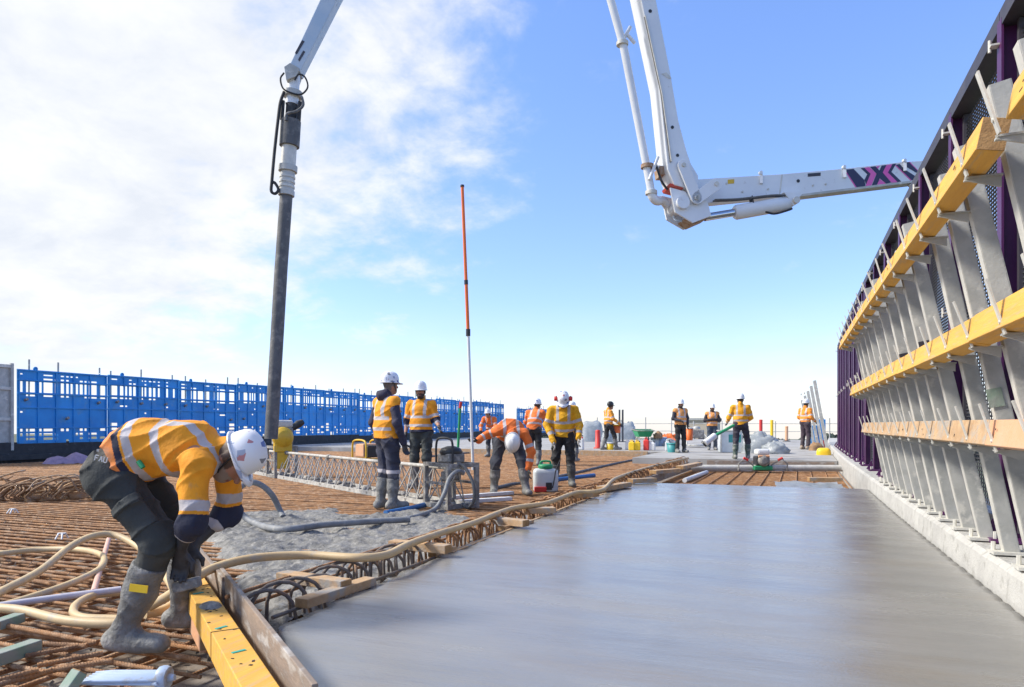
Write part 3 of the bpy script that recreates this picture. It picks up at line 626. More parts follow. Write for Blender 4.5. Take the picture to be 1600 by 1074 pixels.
# loose ribbed bars in the foreground
def loose_bar(label, a, b, r=.0125, rust=True):
    A = Vector(a); B = Vector(b); n = int((B - A).length / .011); P = []; RR = []
    for k in range(n + 1):
        P.append(A.lerp(B, k / n)); RR.append(r * (1.13 if k % 2 else .95))
    m = MB(); m.tube(P, RR, 8); o = m.build('loose_bar', 'rebar_rust' if rust else 'rebar_grey'); tag(o, label, 'rebar', 'loose ribbed bars in the foreground'); return o
for lb, a, b in (('loose ribbed bar ending by the boot, upper of the close pair', (-3.14, 2.2, -0.14), (-2.99, 2.41, -0.13)), ('loose ribbed bar with an orange cut end, lower of the close pair', (-3.02, 2.18, -0.14), (-2.83, 2.33, -0.12)),
                 ('loose ribbed bar running to the heel of the boot', (-3.45, 2.42, -0.14), (-3.19, 2.48, -0.14)), ('loose ribbed bar crossing low at the left edge', (-3.08, 1.9, -0.14), (-3.0, 2.25, -0.14)),
                 ('loose ribbed bar at the left edge beneath the batten', (-3.09, 1.96, -0.13), (-3.02, 2.12, -0.12)), ('loose ribbed bar under the upper batten', (-3.35, 2.29, -0.15), (-3.19, 2.53, -0.14)),
                 ('long slanting ribbed bar left of the boot', (-4.14, 2.59, -0.14), (-3.22, 2.56, -0.15)), ('orange cut rebar lying behind the lilac pipe', (-5.12, 3.43, -0.15), (-4.59, 3.38, -0.15))):
    loose_bar(lb, a, b)

# ================================================================ hoses and pipes
def hose(label, pts, r, mname, name='hose', cat='hose', n=10, step=7):
    o = MB().tube(smooth_path(pts, step), r, n).build(name, mname); return tag(o, label, cat)
hose('tan vibrator hose draped over the cage along the slab edge', [(-3.33, 2.98, -0.08), (-3.17, 2.95, 0.0), (-3.01, 2.97, 0.1), (-3.03, 3.17, 0.13), (-2.94, 3.38, 0.15), (-2.74, 3.61, 0.14), (-2.4, 3.65, 0.14), (-2.32, 3.85, 0.13), (-2.38, 4.25, 0.13), (-2.43, 4.82, 0.12), (-2.45, 5.48, 0.11), (-2.51, 6.54, 0.11), (-2.37, 7.23, 0.1), (-2.39, 8.44, 0.1), (-2.17, 8.89, 0.1), (-2.43, 10.85, 0.1), (-2.46, 13.36, 0.1), (-2.37, 15.51, 0.1), (-2.2, 18.05, 0.1)], .026, 'tan_hose')
hose('tan hose arching from the left edge behind the worker\'s boots', [(-4.39, 2.71, -0.12), (-4.56, 2.96, -0.1), (-4.76, 3.35, -0.06), (-5.07, 3.82, 0.02), (-5.18, 4.11, 0.05), (-5.09, 4.24, 0.03), (-4.68, 4.13, -0.05), (-3.89, 3.62, -0.1), (-3.48, 3.3, -0.12), (-3.33, 3.08, -0.12), (-3.35, 2.96, -0.12)], .027, 'tan_hose')
hose('tan hose bending back on itself left of the pink pipe', [(-6.21, 3.83, -0.13), (-6.04, 3.92, -0.12), (-5.92, 4.16, -0.12), (-5.56, 4.24, -0.11), (-5.15, 4.12, -0.1), (-4.83, 3.9, -0.1), (-4.61, 3.66, -0.11), (-4.46, 3.35, -0.12), (-4.39, 3.08, -0.13), (-4.36, 2.83, -0.14)], .024, 'tan_hose')
hose('tan hose looping low behind the boot under the lilac pipe', [(-4.39, 2.71, -0.12), (-4.2, 2.73, -0.11), (-4.01, 2.74, -0.11), (-3.65, 2.71, -0.12), (-3.37, 2.75, -0.12), (-3.26, 2.83, -0.12)], .027, 'tan_hose')
hose('small loop of tan hose touching the boot heel', [(-3.97, 3.33, -0.13), (-4.05, 3.21, -0.13), (-3.96, 3.02, -0.13), (-3.78, 2.86, -0.13), (-3.62, 2.81, -0.13), (-3.43, 2.86, -0.13)], .024, 'tan_hose')
hose('pale lilac conduit lying across the bars at left', [(-4.38, 2.74, -0.13), (-4.19, 3.03, -0.12), (-3.96, 3.32, -0.11)], .021, 'lilac_pipe', 'conduit', 'pipe')
hose('pink orange pipe pointing away behind the lilac conduit', [(-4.18, 3.3, -0.14), (-5.76, 4.7, -0.1)], .020, 'pink_pipe', 'pipe', 'pipe')
hose('grey vibrator hose looping up from the rough concrete', [(-5.37, 6.63, -0.12), (-5.46, 6.69, -0.06), (-5.49, 6.57, 0.15), (-5.57, 6.43, 0.28), (-5.65, 6.3, 0.27), (-5.65, 6.19, 0.16), (-5.55, 6.12, 0.01), (-5.33, 6.09, -0.11), (-4.59, 5.64, -0.08), (-4.36, 6.06, -0.08), (-4.1, 6.49, -0.09), (-3.83, 6.83, -0.1)], .034, 'grey_hose')
hose('black hose running from the rough concrete up to the screed engine', [(-4.02, 7.0, -0.13), (-4.0, 7.36, -0.13), (-4.1, 7.98, -0.12), (-4.03, 8.09, 0.06), (-3.99, 8.16, 0.25), (-3.92, 8.24, 0.34), (-3.89, 8.36, 0.31)], .030, 'grey_hose')
hose('blue sleeved probe lying on the bars by the standing worker', [(-4.58, 7.57, -0.15), (-4.53, 8.08, -0.15), (-4.55, 8.54, -0.15)], .036, 'blue_pipe', 'vibrator_probe', 'tool')
hose('long dark blue conduit lying on the bars beside the cage', [(-4.41, 12.87, -0.15), (-4.35, 15.38, -0.15), (-4.34, 19.24, -0.15), (-4.11, 25.42, -0.15)], .035, 'hose_rubber', 'conduit', 'pipe')
hose('bright blue pipe offcut beside the long dark conduit', [(-4.14, 13.17, -0.14), (-3.74, 14.62, -0.14)], .045, 'blue_pipe', 'pipe', 'pipe')
hose('dark hose on the bars behind the bending worker', [(-4.58, 11.08, -0.15), (-4.61, 12.02, -0.15), (-4.53, 12.2, -0.15)], .035, 'hose_rubber')
hose('thin dark hose on the mat behind the pole', [(-11.12, 21.15, -0.15), (-11.21, 23.87, -0.15), (-10.8, 26.0, -0.15)], .04, 'hose_rubber')

# pale blue ribbed float lying by the boots
fl = thing('bull_float', 'pale blue ribbed plastic float lying among bars, bottom left', 'float', (-2.53, 2.16, -0.11), R(20))
m = MB()
for k in range(7):
    y = -.055 + k * .0183; m.tube([(-.18, y * 1.2, .004), (-.10, y, .012), (.10, y * .95, .014), (.155, y * .7, .006)], [.006, .0095, .0095, .007], 6)
m.build('ribs', 'pale_blue_plastic', fl); MB().box((0, 0, .002), (.30, .12, .012), taper=.94).build('blade', 'pale_blue_plastic', fl, bevel=.003)
MB().lathe([(.045, -.02), (.052, 0), (.045, .02)], 10, (.145, 0, .008), Matrix.Rotation(R(90), 3, 'Y')).build('collar', 'pale_blue_plastic', fl)
MB().tube([(.165, 0, .008), (.19, 0, .01)], [.02, .012], 10).build('socket', 'pale_blue_plastic', fl)
# white tie chairs on the mat
for k, (p, lb) in enumerate((((-8.8, 5.86, -0.14), 'white plastic bar chair at the left edge of the mat'), ((-6.4, 4.72, -0.14), 'white plastic bar chair above the arched tan hose'), ((-5.91, 4.87, -0.14), 'white plastic bar chair under the arch of the tan hose'))):
    b = thing('bar_chair', lb, 'bar chair', p, .4 * k)
    for q in (-.03, .03): MB().tube([(q, -.05, 0), (q * .6, -.02, .05), (q * .6, .02, .05), (q, .05, 0)], .008, 6).build('leg', 'white_plastic', b)
    MB().box((0, 0, .05), (.07, .03, .012)).build('saddle', 'white_plastic', b)
# bundle of tie bars on a timber, left
bd = thing('bar_bundle', 'messy bundle of bent brown tie straps piled on the mat at left', 'bundle', (-10.21, 7.03, -0.1), R(20))
rs = random.Random(5)
for k in range(46):
    x = rs.uniform(-.85, .55); a = rs.uniform(.35, 1.2); l = rs.uniform(.25, .6); y0 = rs.uniform(-.16, .16); z0 = rs.uniform(-.05, .14)
    MB().tube(smooth_path([(x, y0, z0), (x + l * .3 * math.cos(a), y0 + .12 * math.sin(a), z0 + .10), (x + l * .75, y0 + .3 * math.sin(a), z0 + .11 + rs.uniform(0, .10)), (x + l, y0 + .4 * math.sin(a), z0 + rs.uniform(-.02, .22))], 4), rs.uniform(.009, .017), 5).build('strap', 'burlap' if k % 3 else 'raw_timber', bd)
for k in range(16):
    x = rs.uniform(-.7, .4); rr = rs.uniform(.09, .16)
    MB().tube([(x + .05 * math.sin(3 * a), rr * math.cos(a), .05 + rr * .8 * math.sin(a)) for a in [q * math.pi / 8 for q in range(17)]], .013, 5).build('tie_loop', 'burlap', bd)
timber('pale timber carrying the bundle of tie straps', (-10.18, 6.96, -0.12), (-9.95, 7.75, -0.12), .12, .10, 'raw_timber', 'bearer', 'timber')
cl = MB()
for j in range(9):
    for i in range(13):
        x = -.7 + 1.4 * i / 12; y = -.3 + .6 * j / 8; e = max(0, 1 - (x / .7) ** 2 - (y / .3) ** 2); cl.v.append((x, y, .30 * e ** .6 * (.8 + .25 * math.sin(x * 9 + y * 7)) + .02 * math.sin(17 * x)))
cl.f = [(j * 13 + i, j * 13 + i + 1, (j + 1) * 13 + i + 1, (j + 1) * 13 + i) for j in range(8) for i in range(12)]; cl.sm = [True] * len(cl.f)
o = cl.build('cloth_heap', 'purple_cloth', None, (-19.03, 14.33, -0.17), (0, 0, R(60))); tag(o, 'crumpled purple cloth at the foot of the black upstand', 'cloth')

# ================================================================ vibrating truss screed
A0 = Vector((-11.55, 13.2, -.165)); B0 = Vector((-3.92, 8.42, -.165)); dT = (B0 - A0); LT = dT.length; aT = math.atan2(dT.y, dT.x)
ts_ = thing('truss_screed', 'long vibrating truss screed caked in concrete across the rebar mat', 'screed', A0, aT)
for y in (-.19, .19):
    MB().box((LT / 2, y, .03), (LT, .012, .075)).box((LT / 2, y * .86, .006), (LT, .07, .012)).build('bottom_rail', 'crusted_pale', ts_)
for k in range(4): MB().cyl((LT * k / 4 + .01, 0, .52), (LT * (k + 1) / 4 - .01, 0, .52), .027, 10).build('top_tube', 'crusted_pale', ts_)
for k in range(1, 4): MB().cyl((LT * k / 4 - .05, 0, .52), (LT * k / 4 + .05, 0, .52), .042, 10).build('coupling', 'crusted_steel', ts_)
ROD = {}
for y in (-.19, .19):
    for dx in (.15, -.15): ROD[(y, dx)] = MB().cyl((0, y, .05), (dx, 0, .51), .0095, 6).mesh('web_rod', 'crusted_pale')
k = 0; x = .1
while x < LT - .15:
    for y in (-.19, .19):
        for dx in (.15, -.15): link('web_rod', ROD[(y, dx)], ts_, (x, 0, 0))
    if k % 2 == 0: MB().bar((x, -.2, .035), (x, .2, .035), .05, .03).build('cross_tie', 'crusted_steel', ts_)
    x += .32; k += 1
for k in range(30):      # clumps of set concrete along the lower rails
    MB().lathe([(.05, -.02), (.06, .0), (.04, .03), (.0001, .045)], 7, (random.uniform(.2, LT - .2), random.choice((-.12, .05, .14)), .06)).build('caked_lump', 'crusted_steel', ts_)
def bulkhead(x, w, h):
    m = MB()
    for sx in (-w / 2, w / 2):
        for y in (-.22, .22): m.box((x + sx, y, h / 2), (.055, .055, h))
        m.box((x + sx, 0, h - .03), (.05, .44, .05)); m.box((x + sx, 0, .04), (.05, .44, .06))
    for y in (-.22, .22): m.box((x, y, h - .025), (w, .05, .05)); m.box((x, y, .03), (w, .05, .06)); m.box((x, y, h * .55), (w, .03, .035))
    m.build('bulkhead', 'crusted_steel', ts_)
bulkhead(1.98, .50, .66); bulkhead(LT - .30, .58, .60)
# engine over the left bulkhead, pull starter towards the near end
MB().box((2.02, 0, .86), (.34, .36, .36)).build('engine_block', 'crusted_steel', ts_, bevel=.03)
MB().box((2.0, .0, 1.12), (.36, .36, .16)).build('fuel_tank', 'galv_light', ts_, bevel=.04)
MB().tube([(2.10, .18, 1.02), (2.14, .30, 1.12), (2.12, .40, 1.16)], [.06, .085, .06], 8).build('air_filter', 'black_plastic', ts_)
MB().lathe([(.215, -.06), (.22, .0), (.195, .05), (.15, .07), (.14, .10), (.0001, .105)], 24, (2.24, -.06, .84), Matrix.Rotation(R(90), 3, 'Y')).build('starter_cover', 'yellow_paint', ts_)
MB().box((2.22, -.06, .66), (.10, .38, .26)).build('shroud', 'yellow_paint', ts_, bevel=.03)
MB().box((2.24, -.08, .36), (.04, .22, .34)).build('belt_guard', 'yellow_paint', ts_, bevel=.01)
# winch head at the right end
xe = LT - .30
MB().lathe([(.14, -.04), (.16, 0), (.13, .05), (.05, .08)], 14, (xe, 0, .74)).build('flywheel_cover', 'black_plastic', ts_)
MB().box((xe, 0, .66), (.30, .26, .12)).build('winch_body', 'crusted_steel', ts_, bevel=.02)
MB().tube(smooth_path([(xe - .22, -.1, .58), (xe - .22, -.1, .82), (xe - .15, -.1, .92), (xe + .12, -.1, .92), (xe + .2, -.1, .84), (xe + .2, -.1, .58)], 4), .016, 8).build('lifting_handle', 'black_rubber', ts_)
MB().tube([(xe - .1, -.06, .35), (xe + .02, -.05, .55)], .03, 8).build('winch_lever', 'crusted_steel', ts_)
for q in (-.05, .12): MB().cyl((xe + q, -.12, .38), (xe + q + .03, -.12, .05), .012, 6).build('stay_rod', 'crusted_steel', ts_)
MB().box((xe, .0, .42), (.22, .2, .12)).build('gear_box', 'crusted_steel', ts_, bevel=.02)
MB().tube(smooth_path([(xe + .26, -.05, .60), (xe + .42, -.05, .55), (xe + .56, -.02, .36), (xe + .56, 0, .15), (xe + .42, 0, .03), (xe + .28, 0, .06)], 6), .022, 8).build('drive_hose', 'hose_rubber', ts_)

# generator behind the screed
gn = thing('generator', 'small yellow framed generator standing behind the truss screed', 'generator', (-10.16, 15.92, -0.04), R(-30)); gn.scale = (.85, .85, .85)
for y in (-.3, .3): MB().tube(smooth_path([(-.45, y, .05), (-.45, y, .5), (-.3, y, .66), (.3, y, .66), (.45, y, .5), (.45, y, .05)], 4), .03, 8).build('frame_tube', 'yellow_paint', gn)
for x in (-.4, .4): MB().cyl((x, -.3, .1), (x, .3, .1), .025, 8).build('cross_tube', 'yellow_paint', gn)
MB().box((-.1, 0, .36), (.55, .5, .40)).build('body', 'orange_timber', gn, bevel=.03); MB().box((.28, 0, .33), (.2, .42, .36)).build('engine', 'black_plastic', gn, bevel=.03)

# ================================================================ tall staff, tools, jug
st = thing('survey_staff', 'tall thin orange and white staff held upright by the bent worker', 'staff', (-4.22, 9.41, 0.28))
pA = Vector((-4.22, 9.41, 0.28)); pB = Vector((-4.29, 9.39, 2.29)); pC = Vector((-4.37, 9.36, 4.42))
MB().cyl((0, 0, 0), pB - pA, .022, 10).build('white_tube', 'white_plastic', st); MB().cyl(pB - pA, pC - pA, .026, 10, .023).build('orange_tube', 'orange_plastic', st)
MB().cyl((pB - pA) - Vector((0, 0, .05)), (pB - pA) + Vector((0, 0, .05)), .034, 10).build('clamp', 'black_plastic', st)
MB().cyl((pB.lerp(pC, .33) - pA), (pB.lerp(pC, .36) - pA), .030, 10).build('joint_ring', 'black_plastic', st)
MB().cyl(pC - pA, pC - pA + Vector((0, 0, .03)), .03, 10).build('top_cap', 'black_plastic', st)
sh = thing('shovel', 'green handled tool standing upright behind the screed winch', 'tool', (-5.69, 11.95, 0.22))
q0 = Vector((-5.69, 11.95, 0.22)); q1 = Vector((-5.64, 11.98, 1.25)); q2 = Vector((-5.62, 11.98, 1.37))
MB().cyl((0, 0, -.1), q1 - q0, .026, 8).build('handle', 'green_plastic', sh); MB().cyl(q1 - q0, q2 - q0, .03, 8).build('grip', 'red_plastic', sh)
MB().box((0, 0, -.14), (.50, .06, .05), rotz(.4)).build('head', 'white_plastic', sh)
for k, (a, b, lb) in enumerate((((-4.67, 9.37, -0.14), (-4.01, 10.46, -0.14), 'upper pale aluminium straightedge lying behind the winch'), ((-4.4, 8.75, -0.14), (-3.72, 9.64, -0.14), 'lower pale aluminium straightedge lying behind the winch'))):
    timber(lb, a, b, .10, .05, 'white_plastic', 'straightedge', 'straightedge', end='black_plastic')
jg = thing('sprayer', 'cloudy white sprayer tank with green lid held by worker in yellow', 'sprayer', (-3.67, 11.12, -0.16), R(25))
m = MB(); prof = [(.96, .0), (1, .03), (1, .30), (.96, .345), (.80, .37)]
V = []; 
for (s_, z) in prof:
    for k in range(20):
        a = 2 * math.pi * k / 20; cx = math.copysign(abs(math.cos(a)) ** .35, math.cos(a)); sy = math.copysign(abs(math.sin(a)) ** .35, math.sin(a)); V.append((cx * .205 * s_, sy * .13 * s_, z))
m.add(V, [(i * 20 + k, i * 20 + (k + 1) % 20, (i + 1) * 20 + (k + 1) % 20, (i + 1) * 20 + k) for i in range(4) for k in range(20)] + [tuple(range(19, -1, -1)), tuple(range(80, 100))], True)
m.build('tank', 'cloudy_plastic', jg)
MB().lathe([(.10, 0), (.125, .02), (.125, .06), (.10, .075)], 18, (0, 0, .37)).build('lid', 'green_plastic', jg)
MB().tube(smooth_path([(-.08, 0, .44), (-.07, 0, .49), (.07, 0, .49), (.08, 0, .44)], 4), .017, 8).build('handle', 'green_plastic', jg)
MB().box((-.10, -.12, .04), (.20, .07, .085)).build('foot', 'red_plastic', jg, bevel=.01); MB().box((.04, -.137, .09), (.10, .02, .12)).build('valve', 'black_plastic', jg, bevel=.005)
MB().tube(smooth_path([(.10, -.135, .06), (.13, -.15, .22), (.16, -.12, .36), (.24, -.05, .52)], 5), .009, 6).build('spray_hose', 'black_rubber', jg)

# ================================================================ concrete pump boom
JB = Vector((-1.6, 12.24, 4.91)); EB = Vector((.88, .475, 0)).normalized(); NB = Vector((EB.y, -EB.x, 0))
bm_ = thing('concrete_pump_boom', 'white articulated concrete pump boom with hanging hose over the deck', 'pump boom', JB)
def flat(name, poly, depth, mname, off=0.0, parent=bm_, bevel=0.0):
    """polygon given as (along, height) in the boom plane, thickness centred on off"""
    m = MB(); m.prism(poly, NB * depth, NB * (off - depth / 2), EB, (0, 0, 1)); return m.build(name, mname, parent, bevel=bevel)
def bp(p, off=0.0): return EB * p[0] + Vector((0, 0, p[1])) + NB * off
armA = [(-0.327, 0.291), (-0.478, 1.700), (-0.815, 3.210), (-2.303, 9.906), (-2.010, 10.110), (-0.558, 3.230), (-0.282, 1.903), (-0.139, 1.106), (0.001, 0.611), (0.080, 0.397), (0.206, 0.206), (0.194, -0.057), (-0.214, 0.035)]
oA = flat('mast_section', armA, .46, 'boom_white', bevel=.012)
for (u, w) in (((-0.631, 2.899), .03), ((-0.248, 0.991), .028), ((-0.158, 0.527), .028)): MB().cyl(bp(u, .225), bp(u, .236), w, 10).build('hole', 'black_plastic', bm_)
flat('maker_tag', [(-0.440, 1.871), (-0.350, 1.898), (-0.260, 1.806), (-0.305, 1.793)], .006, 'galv_light', .234)
flat('rust_streak', [(-0.406, 0.396), (-0.316, 0.400), (-0.305, 0.259), (-0.384, 0.256)], .30, 'rust_patch', -.08)
flat('red_band', [(-0.282, 0.065), (-0.056, 0.020), (-0.056, -0.024), (-0.260, 0.022)], .40, 'red_paint', .01)
armB = [(0.183, 0.216), (1.803, 0.384), (2.986, 0.537), (4.112, 0.710), (4.724, 0.768), (7.813, 1.147), (11.832, 1.607), (11.832, 1.239), (7.813, 0.828), (4.462, 0.406), (2.986, 0.149), (2.138, 0.035), (1.803, 0.010), (0.385, -0.185)]
flat('arm_section', armB, .22, 'boom_white', -.11, bevel=.006)
flat('lower_flange', [(2.138, 0.046), (4.462, 0.411), (4.462, 0.372), (2.138, 0.007)], .24, 'galvanised', -.11)
for u in ((1.407, 0.359), (2.953, 0.530), (4.102, 0.698)):
    m = MB(); m.cyl(bp((u[0], u[1] + .02), .0), bp((u[0], u[1] + .02), .06), .03, 8); m.box(bp((u[0] + .02, u[1] - .08), .02), (.05, .05, .16)); m.build('pipe_lug', 'boom_white', bm_)
MB().cyl(bp((2.114, 0.279), -.01), bp((2.114, 0.279), .008), .03, 10).build('hole', 'black_plastic', bm_)
# knuckle
for off in (.28, -.30):
    def link_plate(a, b, w, nm):
        a = Vector(a); b = Vector(b); d = (b - a).normalized(); n = Vector((-d.y, d.x)); poly = []
        for k in range(9):
            q = math.pi / 2 + math.pi * k / 8; poly.append(tuple(a + (d * math.cos(q) + n * math.sin(q)) * w))
        for k in range(9):
            q = -math.pi / 2 + math.pi * k / 8; poly.append(tuple(b + (d * math.cos(q) + n * math.sin(q)) * w))
        o = flat(nm, poly, .05, 'boom_white', off, bevel=.006)
        for p in (a, b): MB().cyl(bp(p, off - .05), bp(p, off + .045), w * .38, 10).build('pin', 'galv_light', o)
    link_plate((-0.079, 0.346), (0.149, -0.190), .095, 'link_plate'); link_plate((0.492, 0.054), (0.160, -0.190), .10, 'link_plate')
    flat('knuckle_plate', [(-0.282, -0.012), (-0.033, -0.067), (0.149, -0.190), (0.366, -0.203), (0.434, -0.453), (0.354, -0.488), (0.115, -0.585), (-0.192, -0.422)], .04, 'boom_white', off * .72)
    flat('side_lattice', [(0.012, 0.285), (0.069, 0.211), (0.058, 0.025), (0.012, 0.088)], .01, 'dark_steel', .235 if off > 0 else -.235)
MB().cyl(bp((-0.079, -0.265), -.33), bp((-0.079, -0.265), .30), .11, 14).build('knuckle_pin', 'boom_white', bm_)
flat('rust_plate', [(-0.010, -0.502), (0.354, -0.379), (0.400, -0.476), (0.137, -0.595)], .34, 'rust_patch', 0)
MB().cyl(bp((0.400, -0.432), .03), bp((0.953, -0.323), .03), .065, 16).build('piston_rod', 'chrome', bm_)
MB().tube([bp((0.930, -0.329), .03), bp((0.964, -0.323), .03), bp((1.889, -0.131), .03), bp((1.948, -0.118), .03)], [.10, .125, .125, .10], 18).build('hydraulic_cylinder', 'boom_white', bm_)
flat('cylinder_bracket', [(1.771, 0.020), (1.842, -0.055), (1.936, -0.196), (2.019, -0.159), (2.031, -0.070), (2.138, 0.035)], .30, 'boom_white', .0)
MB().cyl(bp((1.984, -0.116), -.2), bp((1.984, -0.116), .2), .06, 10).build('pin', 'galv_light', bm_)
for k in range(3): MB().cyl(bp((1.220, -0.047), .05 * k), bp((1.243, -0.179), .05 * k), .012, 6).build('hydraulic_line', 'black_rubber', bm_)
MB().tube(smooth_path([bp((1.442, -0.304), .1), bp((1.618, -0.342), .1), bp((1.854, -0.277), .1), bp((1.948, -0.240), .1)], 4), .018, 6).build('hydraulic_line', 'black_rubber', bm_)
MB().tube(smooth_path([bp((-0.147, -0.420), 0), bp((-0.147, -0.518), .1), bp((-0.033, -0.535), .1)], 4), .014, 6).build('hydraulic_line', 'boom_blue_grey', bm_)
# delivery pipe clipped to the left of the mast
pp = [(-2.754, 9.837), (-1.265, 3.176), (-1.032, 2.374), (-0.636, 0.407), (-0.558, -0.012)]
MB().tube([bp(p, .05) for p in pp], .066, 12).build('delivery_pipe', 'boom_white', bm_)
MB().tube(smooth_path([bp((-0.558, -0.012), .05), bp((-0.530, -0.120), .05), bp((-0.440, -0.181), .02), bp((-0.316, -0.144), -.05), bp((-0.214, -0.205), -.12)], 5), .075, 12).build('pipe_elbow', 'boom_white', bm_)
for u, h in (((-1.054, 2.426), .10), ((-0.620, 0.386), .11), ((-0.552, -0.056), .10)): MB().cyl(bp((u[0], u[1] - .03), .05), bp((u[0], u[1] + .03), .05), h, 12).build('pipe_clamp', 'rust_patch' if h == .11 else 'galv_light', bm_)
MB().cyl(bp((-1.043, 2.481), .0), bp((-0.899, 2.750), .0), .03, 6).build('pipe_stay', 'boom_white', bm_); MB().cyl(bp((-0.977, 2.636), .0), bp((-0.821, 2.474), .0), .03, 6).build('pipe_stay', 'boom_white', bm_)
MB().cyl(bp((-0.586, 0.388), 0), bp((-0.282, 0.402), 0), .04, 6).build('pipe_stay', 'boom_white', bm_)
MB().tube([bp((-0.608, 0.137), .12), bp((-0.462, 0.524), .14)], .03, 6).build('pipe_stay', 'boom_white', bm_)
MB().tube(smooth_path([bp((-0.507, 0.467), .1), bp((-0.395, 0.147), .1), bp((-0.282, -0.012), .1)], 4), .02, 6).build('cable', 'black_rubber', bm_)
# hydraulic lines, bolts and decals
for k in range(2):
    MB().tube(smooth_path([bp((0.538, -0.152), .05 + .07 * k), bp((0.976, -0.118), .05 + .07 * k), bp((1.559, -0.033), .05 + .07 * k), bp((1.818, -0.023), .05 + .07 * k)], 4), .016, 6).build('hydraulic_line', 'hose_rubber', bm_)
    MB().tube([bp((-0.731, 2.784), .245 + .04 * k), bp((-0.440, 1.502), .245 + .04 * k), bp((-0.282, 0.402), .245 + .04 * k)], .013, 6).build('hydraulic_line', 'galv_light' if k else 'hose_rubber', bm_)
for u in ((0.630, 0.159), (0.803, 0.177), (1.092, 0.047), (1.559, 0.111), (2.388, 0.213), (2.627, 0.246)): MB().cyl(bp(u, -.01), bp(u, .015), .018, 6).build('bolt', 'galv_light', bm_)
flat('warning_decal', [(0.826, 0.244), (0.941, 0.256), (0.941, 0.183), (0.826, 0.172)], .004, 'yellow_paint', .003)
flat('warning_decal', [(2.293, 0.416), (2.532, 0.444), (2.532, 0.388), (2.293, 0.360)], .004, 'dark_steel', .003)
flat('weld_seam', [(1.806, 0.377), (1.830, 0.378), (1.783, 0.020), (1.759, 0.019)], .004, 'galv_light', .003)
# painted emblem on the arm
flat('emblem_stroke', [(2.989, 0.515), (3.152, 0.538), (3.355, 0.351), (3.377, 0.268), (3.368, 0.233), (3.213, 0.210)], .006, 'logo_navy', .002)
flat('emblem_stroke', [(3.292, 0.555), (3.353, 0.566), (3.475, 0.464), (3.390, 0.279), (3.359, 0.352), (3.414, 0.456)], .006, 'logo_navy', .002)
flat('emblem_stroke', [(3.353, 0.566), (3.451, 0.584), (3.585, 0.472), (3.487, 0.255), (3.375, 0.236), (3.475, 0.464)], .006, 'logo_pink', .002)
flat('emblem_stroke', [(3.469, 0.586), (3.567, 0.604), (3.646, 0.529), (3.689, 0.621), (3.781, 0.635), (3.708, 0.498), (3.867, 0.329), (3.781, 0.302), (3.652, 0.393), (3.597, 0.272), (3.499, 0.256), (3.591, 0.472)], .006, 'logo_navy', .002)
flat('emblem_stroke', [(3.652, 0.379), (3.775, 0.302), (3.591, 0.271)], .006, 'logo_pink', .002)
flat('emblem_stroke', [(3.781, 0.635), (3.892, 0.656), (3.806, 0.502), (3.991, 0.340), (3.880, 0.324), (3.708, 0.498)], .006, 'logo_pink', .002)
flat('emblem_stroke', [(3.892, 0.656), (3.966, 0.669), (3.874, 0.517), (4.065, 0.355), (3.991, 0.340), (3.806, 0.502)], .006, 'logo_navy', .002)
flat('emblem_stroke', [(3.960, 0.646), (4.034, 0.666), (4.127, 0.574), (4.425, 0.416), (4.263, 0.386)], .006, 'logo_navy', .002)
flat('emblem_stroke', [(4.120, 0.687), (4.213, 0.709), (4.512, 0.445), (4.133, 0.640)], .006, 'logo_navy', .002)
flat('emblem_stroke', [(3.579, 0.598), (3.658, 0.617), (3.612, 0.559)], .006, 'logo_pink', .002)
flat('emblem_stroke', [(4.213, 0.709), (4.232, 0.712), (4.524, 0.449), (4.512, 0.443)], .006, 'logo_pink', .002)
flat('emblem_stroke', [(2.977, 0.507), (2.989, 0.515), (3.213, 0.210), (3.192, 0.207)], .006, 'logo_pink', .002)
flat('emblem_stroke', [(3.960, 0.643), (3.947, 0.634), (4.244, 0.381), (4.263, 0.386)], .006, 'logo_pink', .002)
MB().tube([bp((4.263, 0.340), -.05), bp((4.362, 0.276), -.05), bp((4.587, 0.332), -.05)], .05, 10).build('pipe_elbow', 'boom_white', bm_)
# tip section and end hose, left
tip = [(-6.471, 1.636), (-5.953, 2.813), (-2.561, 10.206), (-2.205, 10.453), (-2.010, 10.110), (-2.292, 9.780), (-5.686, 2.834), (-6.290, 1.576)]
flat('tip_section', tip, .26, 'boom_blue_grey', 0, bevel=.012)
MB().cyl(bp((-2.205, 10.134), -.3), bp((-2.205, 10.134), .3), .16, 12).build('apex_pin', 'boom_white', bm_)
for (pl_) in ([(-6.340, 1.847), (-6.221, 2.059), (-6.261, 2.077), (-6.369, 1.866)], [(-6.300, 1.738), (-6.211, 1.897), (-6.241, 1.915), (-6.320, 1.767)], [(-5.794, 2.774), (-5.734, 2.748), (-5.704, 2.802), (-5.764, 2.828)]): flat('stencil_mark', pl_, .004, 'dark_steel', .134)
flat('tip_fork', [(-6.527, 1.632), (-6.438, 1.699), (-6.300, 1.626), (-6.340, 1.502), (-6.497, 1.431)], .30, 'galvanised', 0)
HP = [(-6.409, 1.599), (-6.428, 1.252), (-6.537, -0.581), (-6.757, -4.193)]
def hp(v):      # point on the hanging line at image-free parameter 0..1 down its length
    a, b = HP[1], HP[3]; return (a[0] + (b[0] - a[0]) * v, a[1] + (b[1] - a[1]) * v)
MB().tube(smooth_path([bp((-6.399, 1.681)), bp((-6.409, 1.538)), bp(hp(0))], 5), .095, 14).build('elbow', 'boom_white', bm_)
